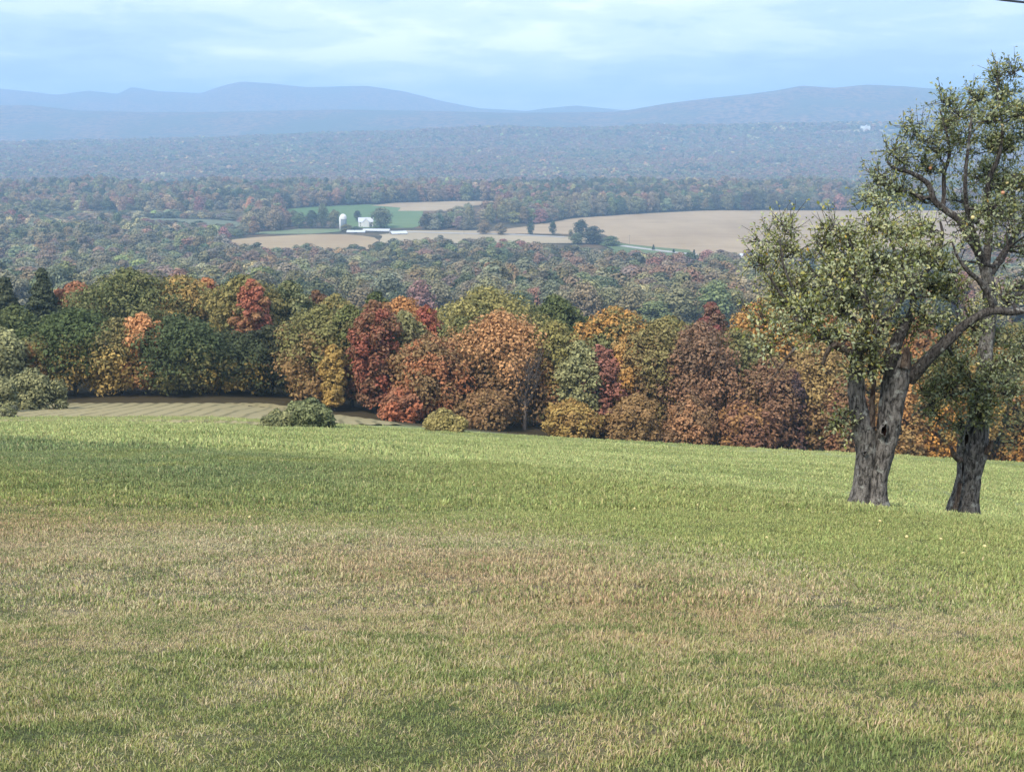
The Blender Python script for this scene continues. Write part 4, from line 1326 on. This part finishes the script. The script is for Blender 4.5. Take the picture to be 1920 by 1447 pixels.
_apple = {}
def apple_mesh(mat):
    if mat.name in _apple: return _apple[mat.name]
    V, n, m = [], 12, 8
    prof = [(0.0, .026), (.012, .034), (.026, .033), (.036, .018), (.036, -.004), (.030, -.020), (.016, -.032), (.004, -.029)]
    for r, z in prof:
        for i in range(n):
            t = 2 * math.pi * i / n; V.append((max(r, .001) * math.cos(t), max(r, .001) * math.sin(t), z))
    b = len(V)
    for z in (.024, .05):
        for i in range(4):
            t = math.pi / 2 * i; V.append((.0025 * math.cos(t), .0025 * math.sin(t), z))
    idx = np.arange(n * m).reshape(m, n); nx = np.roll(idx, -1, 1)
    Q = np.stack([idx[1:], nx[1:], nx[:-1], idx[:-1]], -1).reshape(-1, 4)
    st = np.array([(b + i, b + (i + 1) % 4, b + 4 + (i + 1) % 4, b + 4 + i) for i in range(4)])
    _apple[mat.name] = mesh_np('apple', V, np.concatenate([Q, st]), [mat], smooth=True)
    return _apple[mat.name]

YL, YR = 19.4, 22.0
# left tree: columns, rows and widths in pixels of the photograph; the last number moves a point away from the viewer
apple_tree('apple_tree', 'old apple tree with thick forked trunk, nearer and left of the two', YL, 1627, 941,
  stems=[[(1642,954,70),(1642,936,56),(1643,915,48),(1646,890,46),(1656,850,48),(1664,815,52),(1670,780,54),(1674,745,54),(1680,712,58),(1687,688,50),(1692,664,34)],
         [(1611,954,64),(1613,936,50),(1616,915,42),(1620,890,42),(1625,850,44),(1622,815,48),(1612,775,40),(1606,740,34),(1606,705,31),(1607,672,28),(1610,645,24)]],
  limbs=[[(1612,660,26),(1617,630,21),(1626,596,17),(1622,560,14),(1606,520,11),(1598,480,8),(1590,440,5)],
         [(1608,690,20),(1592,662,19),(1570,650,16),(1552,640,13),(1520,618,11),(1490,580,8),(1462,548,6),(1440,515,4)],
         [(1634,700,18,.05),(1638,655,17,-.1),(1648,612,16,-.2),(1670,585,16,-.2),(1694,556,14,-.2),(1712,529,12,-.2),(1734,512,10,-.1),(1757,482,8),(1767,442,7),(1763,415,4)],
         [(1664,700,30,-.05),(1672,665,30,-.1),(1686,632,26,-.1),(1700,606,20,.1),(1712,580,15,.3),(1708,545,11,.5),(1690,500,8,.7),(1672,455,6,.8),(1660,410,4,.8)],
         [(1704,712,32,-.05),(1724,690,29,-.15),(1750,662,26,-.25),(1778,638,23,-.35),(1804,613,20,-.4),(1832,594,19,-.5),(1860,582,19,-.5),(1895,584,17,-.5),(1930,580,15,-.5),(1975,566,12,-.4),(2010,540,8,-.3)],
         [(1862,584,13,-.5),(1856,560,12,-.55),(1838,529,11,-.6),(1813,506,9,-.7),(1795,480,6,-.7),(1786,455,4,-.7)],
         [(1640,655,12,.1),(1610,610,11,.5),(1575,575,9,.9),(1540,530,7,1.2),(1510,490,4,1.4)],
         [(1560,645,9,-.3),(1530,600,8,-.7),(1495,555,6,-1.0),(1470,500,5,-1.0),(1462,450,3,-1.0)]],
  lobes=[(1475,425,30,.7),(1432,452,34,.7),(1416,498,40,.8),(1478,482,52,1.0),(1528,470,44,.9),(1560,430,34,.7),(1445,548,52,1.0),(1420,600,40,.8),(1500,545,60,1.1),
         (1490,615,52,1.0),(1440,640,34,.6),(1560,510,60,1.1),(1600,455,56,1.1),(1640,420,46,1.0),(1650,398,30,.8),(1620,505,60,1.1),(1565,580,60,1.1),(1545,640,46,.8),(1610,560,60,1.0),
         (1680,450,52,1.1),(1660,500,56,1.1),(1720,440,48,1.0),(1705,490,52,1.1),(1745,480,48,1.0),(1740,540,52,1.0),(1780,510,46,.9),(1590,630,44,.8),(1640,600,48,.8),
         (1690,610,44,.8),(1740,600,50,.9),(1790,560,50,.9),(1775,620,40,.8),(1830,620,44,.7),(1880,560,40,.6),(1575,790,26,.9,-.2),(1640,690,22,.7,-.4),(1622,655,26,.7,-.4),(1600,700,20,.5,-.3),(1480,575,55,.9,1.4),(1560,540,60,.9,1.6),(1650,540,60,.9,1.6),(1520,590,55,.9,-1.5),(1600,520,60,.9,-1.6),(1700,540,60,.8,-1.3)],
  deadwood=[[(1634,800,15,-.08),(1635,768,12,-.06),(1637,735,10,-.04),(1640,712,7,-.02),(1642,700,3,0)],
            [(1696,690,22,-.16),(1700,668,18,-.14),(1699,650,9,-.1)],
            [(1590,658,13,-.3),(1567,646,12,-.35),(1552,660,10,-.4),(1543,684,7,-.4)],
            [(1494,650,7,-.5),(1478,668,5.5,-.6),(1462,692,4.5,-.65),(1448,708,3.5,-.7),(1436,720,2,-.7)]],
  knots=[(1657,806,11,22,-.25),(1621,848,6,7,-.19)],
  seed=21, cool=.0, n_apples=5)

apple_tree('apple_tree', 'old apple tree with hollow stump trunk at the right photo edge', YR, 1806, 966,
  stems=[[(1812,982,66),(1811,955,58),(1814,925,50),(1819,890,46),(1824,862,52),(1827,838,58),(1830,815,50),(1836,780,40),(1842,740,36),(1846,700,34),(1848,660,32),(1852,615,30),(1856,570,28),(1852,525,24),(1844,490,22)],
         [(1782,982,38),(1787,955,30),(1796,925,26),(1804,890,24),(1806,862,24),(1806,838,26),(1808,812,20)]],
  limbs=[[(1846,500,20),(1832,468,18),(1812,438,17),(1798,412,16),(1776,396,15),(1752,376,13),(1740,345,11),(1708,324,9),(1680,317,7),(1663,303,4)],
         [(1768,392,10,.1),(1770,362,9,.2),(1770,325,8,.2),(1780,292,7,.2),(1775,250,5,.2),(1762,205,3,.2)],
         [(1848,500,19),(1854,440,16,.3),(1853,356,13,.3),(1857,330,11,.3),(1872,296,9,.3),(1880,240,7,.3),(1872,190,5,.3),(1870,145,3,.3)],
         [(1852,520,18),(1885,470,14,.3),(1915,420,12,.5),(1940,360,10,.6),(1950,300,8,.6),(1945,240,5,.6)],
         [(1840,480,12,-.2),(1815,400,10,-.6),(1810,340,8,-.8),(1815,280,6,-.9),(1822,220,4,-.9)],
         [(1890,465,9,-.2),(1870,498,8,-.5),(1830,492,6,-.7),(1800,490,4,-.8)],
         [(1850,600,14),(1900,560,12,.4),(1950,510,10,.8),(1990,450,7,1.0),(2010,380,4,1.0)],
         [(1842,740,9,-.2),(1810,735,8,-.3),(1770,745,6,-.4),(1740,760,4,-.4)],
         [(1848,700,9),(1880,680,8,.1),(1910,670,6,.2),(1940,665,4,.2)]],
  lobes=[(1872,150,26,.8),(1900,140,18,.5),(1885,190,36,1.0),(1870,230,36,1.0),(1905,225,34,.9),(1830,190,22,.9),(1835,225,30,.9),(1768,196,24,.8),(1775,238,32,.9),(1800,215,20,.8),(1700,245,24,.7),(1730,262,34,.9),
         (1765,285,38,.9),(1690,300,40,.8),(1670,285,24,.5),(1725,320,40,.8),(1810,270,40,1.0),(1850,285,44,1.0),(1895,280,46,1.0),(1930,270,50,1.0),(1945,215,36,.9),(1815,330,44,.9),(1880,345,50,1.0),(1930,350,56,1.0),
         (1640,345,34,.8),(1625,372,28,.8),(1680,365,38,.8),(1730,375,30,.6),(1790,375,30,.6),(1850,400,50,.9),(1905,410,56,1.0),(1960,420,60,1.0),(1830,450,46,.8),(1890,470,50,.8),(1950,500,60,1.0),(2000,460,50,.9),(1980,340,50,.9),
         (1905,540,40,.6),(1740,700,40,.9,-.2),(1770,670,46,.9,-.2),(1735,745,36,.9,-.3),(1775,745,44,1.0,-.3),(1800,700,46,.9,-.4),(1835,720,50,1.0,-.5),(1870,700,46,.9,-.3),(1830,770,40,1.1,-.5),(1860,760,40,1.0,-.4),(1890,740,40,.9,0),
         (1900,680,46,.9,.2),(1815,640,46,.8,.3),(1870,640,46,.8,.2),(1920,630,50,.8,.4),(1800,785,34,.8,-.3),(1845,790,30,1.0,-.4),(1950,690,50,.8,.4),(1760,780,28,.7,-.3),(1850,330,50,.8,1.4),(1880,400,55,.8,-1.4),(1800,420,44,.7,1.4)],
  deadwood=[[(1800,862,15,-.30),(1792,856,13,-.33),(1786,846,10,-.35),(1785,838,5,-.36)],[(1846,848,16,-.16),(1856,838,13,-.18),(1860,826,7,-.2)],
            [(1800,905,10,-.26),(1796,930,11,-.30),(1790,955,12,-.32)]],
  knots=[(1811,822,8,30,-.31),(1804,880,4,36,-.30)],
  seed=33, cool=.6, n_apples=34)

# ------------------------------------------------------------------ grass
def tuft(seed, blades, hgt_, rad, width, lean=.5):
    rg = np.random.default_rng(seed)
    V, Fc, A, A2 = [], [], [], []
    for k in range(blades):
        az, rr = rg.uniform(0, 6.28), rad * math.sqrt(rg.random())
        b = np.array([rr * math.cos(az), rr * math.sin(az), -.012])
        d = rg.uniform(0, 6.28); h = hgt_ * rg.uniform(.45, 1.15); l = h * lean * abs(rg.normal(0, .9)) ; l = min(l, h * 1.4)
        dv = np.array([math.cos(d), math.sin(d), 0]); sv = np.array([-dv[1], dv[0], 0]) * width * rg.uniform(.6, 1.2)
        m = b + dv * l * .35 + np.array([0, 0, h * .62]); tp = b + dv * l + np.array([0, 0, h])
        n = len(V)
        V += [b - sv * .5, b + sv * .5, m + sv * .42, m - sv * .42, tp]
        Fc += [(n, n + 1, n + 2), (n, n + 2, n + 3), (n + 3, n + 2, n + 4)]
        a, a2 = rg.random(), rg.random(); A += [a] * 3; A2 += [a2] * 3
    return mesh_np('grass_tuft', V, np.array(Fc), [M_BLADE], {'rnd': ('FACE', 'FLOAT', A), 'rnd2': ('FACE', 'FLOAT', A2)})

def grass():
    rg = np.random.default_rng(77)
    zones = [  # y0, y1, tufts per square metre, blades, height, radius, blade width
(1.8, 9.0, 860, 16, .036, .05, .0060), (9.0, 17.0, 360, 17, .045, .08, .0105), (17.0, 34.0, 88, 20, .070, .13, .019), (34.0, 101.0, 14, 24, .12, .32, .042)]
    P, ID, SC_, RO, TR, protos = [], [], [], [], [], []
    for zi, (y0, y1, dens, bl, hh, rad, wd) in enumerate(zones):
        k0 = len(protos)
        protos += [tuft(600 + zi * 10 + j, bl, hh, rad, wd) for j in range(6)]
        u = .47
        ap = 12.0                                  # the strip is wide enough for a few steps to either side
        area = u * ((y1 + ap) ** 2 - (y0 + ap) ** 2)
        n = int(dens * area)
        y = np.sqrt(rg.uniform((y0 + ap) ** 2, (y1 + ap) ** 2, n)) - ap
        x = rg.uniform(-u, u, n) * (y + ap)
        P.append(np.stack([x, y, height(x, y)], 1)); ID.append(k0 + rg.integers(0, 6, n))
        patch = .85 + .35 * vnoise(x * 1.1, y * 1.1, 0, 14) + .2 * vnoise(x * 3.1, y * 3.1, 0, 15)
        s = np.clip(rg.uniform(.7, 1.35, n) * patch, .62, 2.0)
        SC_.append(np.stack([np.clip(s, .8, 1.4), np.clip(s, .8, 1.4), s], 1))
        r = np.zeros((n, 3)); r[:, 2] = rg.uniform(0, 6.28, n); r[:, :2] = rg.normal(0, .10, (n, 2)); RO.append(r); TR.append(rg.random(n))
    P, ID, SC_, RO, TR = [np.concatenate(a) for a in (P, ID, SC_, RO, TR)]
    print('tufts', len(P))
    scatter('grass', P, {'rot': ('FLOAT_VECTOR', RO), 'scl': ('FLOAT_VECTOR', SC_), 'idx': ('INT', ID), 'trnd': ('FLOAT', TR)}, protos, 'short lawn and meadow grass, dry tan in front, green beyond')
grass()

# windfalls on the grass
FALL = [(681,916),(682,906),(1010,887),(1036+225,908),(1438,1012),(1265,917),(1478,945),(1498,958),(1540,955),(1650,980),(1722,961),(1764,1015),(1805,1042),(1846,1028),(1308,950),(95,893),(930,932),(1190,957),(1700,1010),(468,973)]
ORD = 'first second third fourth fifth sixth seventh eighth ninth tenth eleventh twelfth thirteenth fourteenth fifteenth sixteenth seventeenth eighteenth nineteenth twentieth'.split()
for i, (px, row) in enumerate(FALL):
    p = hit(px, row, 3, 120)
    o = obj('fallen_apple', apple_mesh(M_APPLE if i % 5 else M_APPLER))
    o.scale = (.55,) * 3
    o.location = (p.x, p.y, H(p.x, p.y) + .026); o.rotation_euler = (random.uniform(.6, 1.6), random.uniform(-.5, .5), random.uniform(0, 6))
    nth = sorted(FALL).index((px, row))
    tag(o, f'pale windfall apple in the grass, {ORD[nth]} from the left', 'apple', 'windfall apples in the grass')

# ------------------------------------------------------------------ the hazy air
def haze():
    m, t = new_mat('hazy_air')
    out = t.n('ShaderNodeOutputMaterial'); v = t.n('ShaderNodeVolumePrincipled')
    v.inputs['Color'].default_value = (0.48, 0.73, 1.0, 1)
    v.inputs['Density'].default_value = 1.85e-4
    v.inputs['Anisotropy'].default_value = 0.0
    t.L.new(v.outputs[0], out.inputs['Volume'])
    o = MB().box(-13600, 13600, -60, 13300, -240, 365).build('haze', m)
    tag(o, 'thin blue haze lying over the valley and far hills', kind='stuff')
haze()
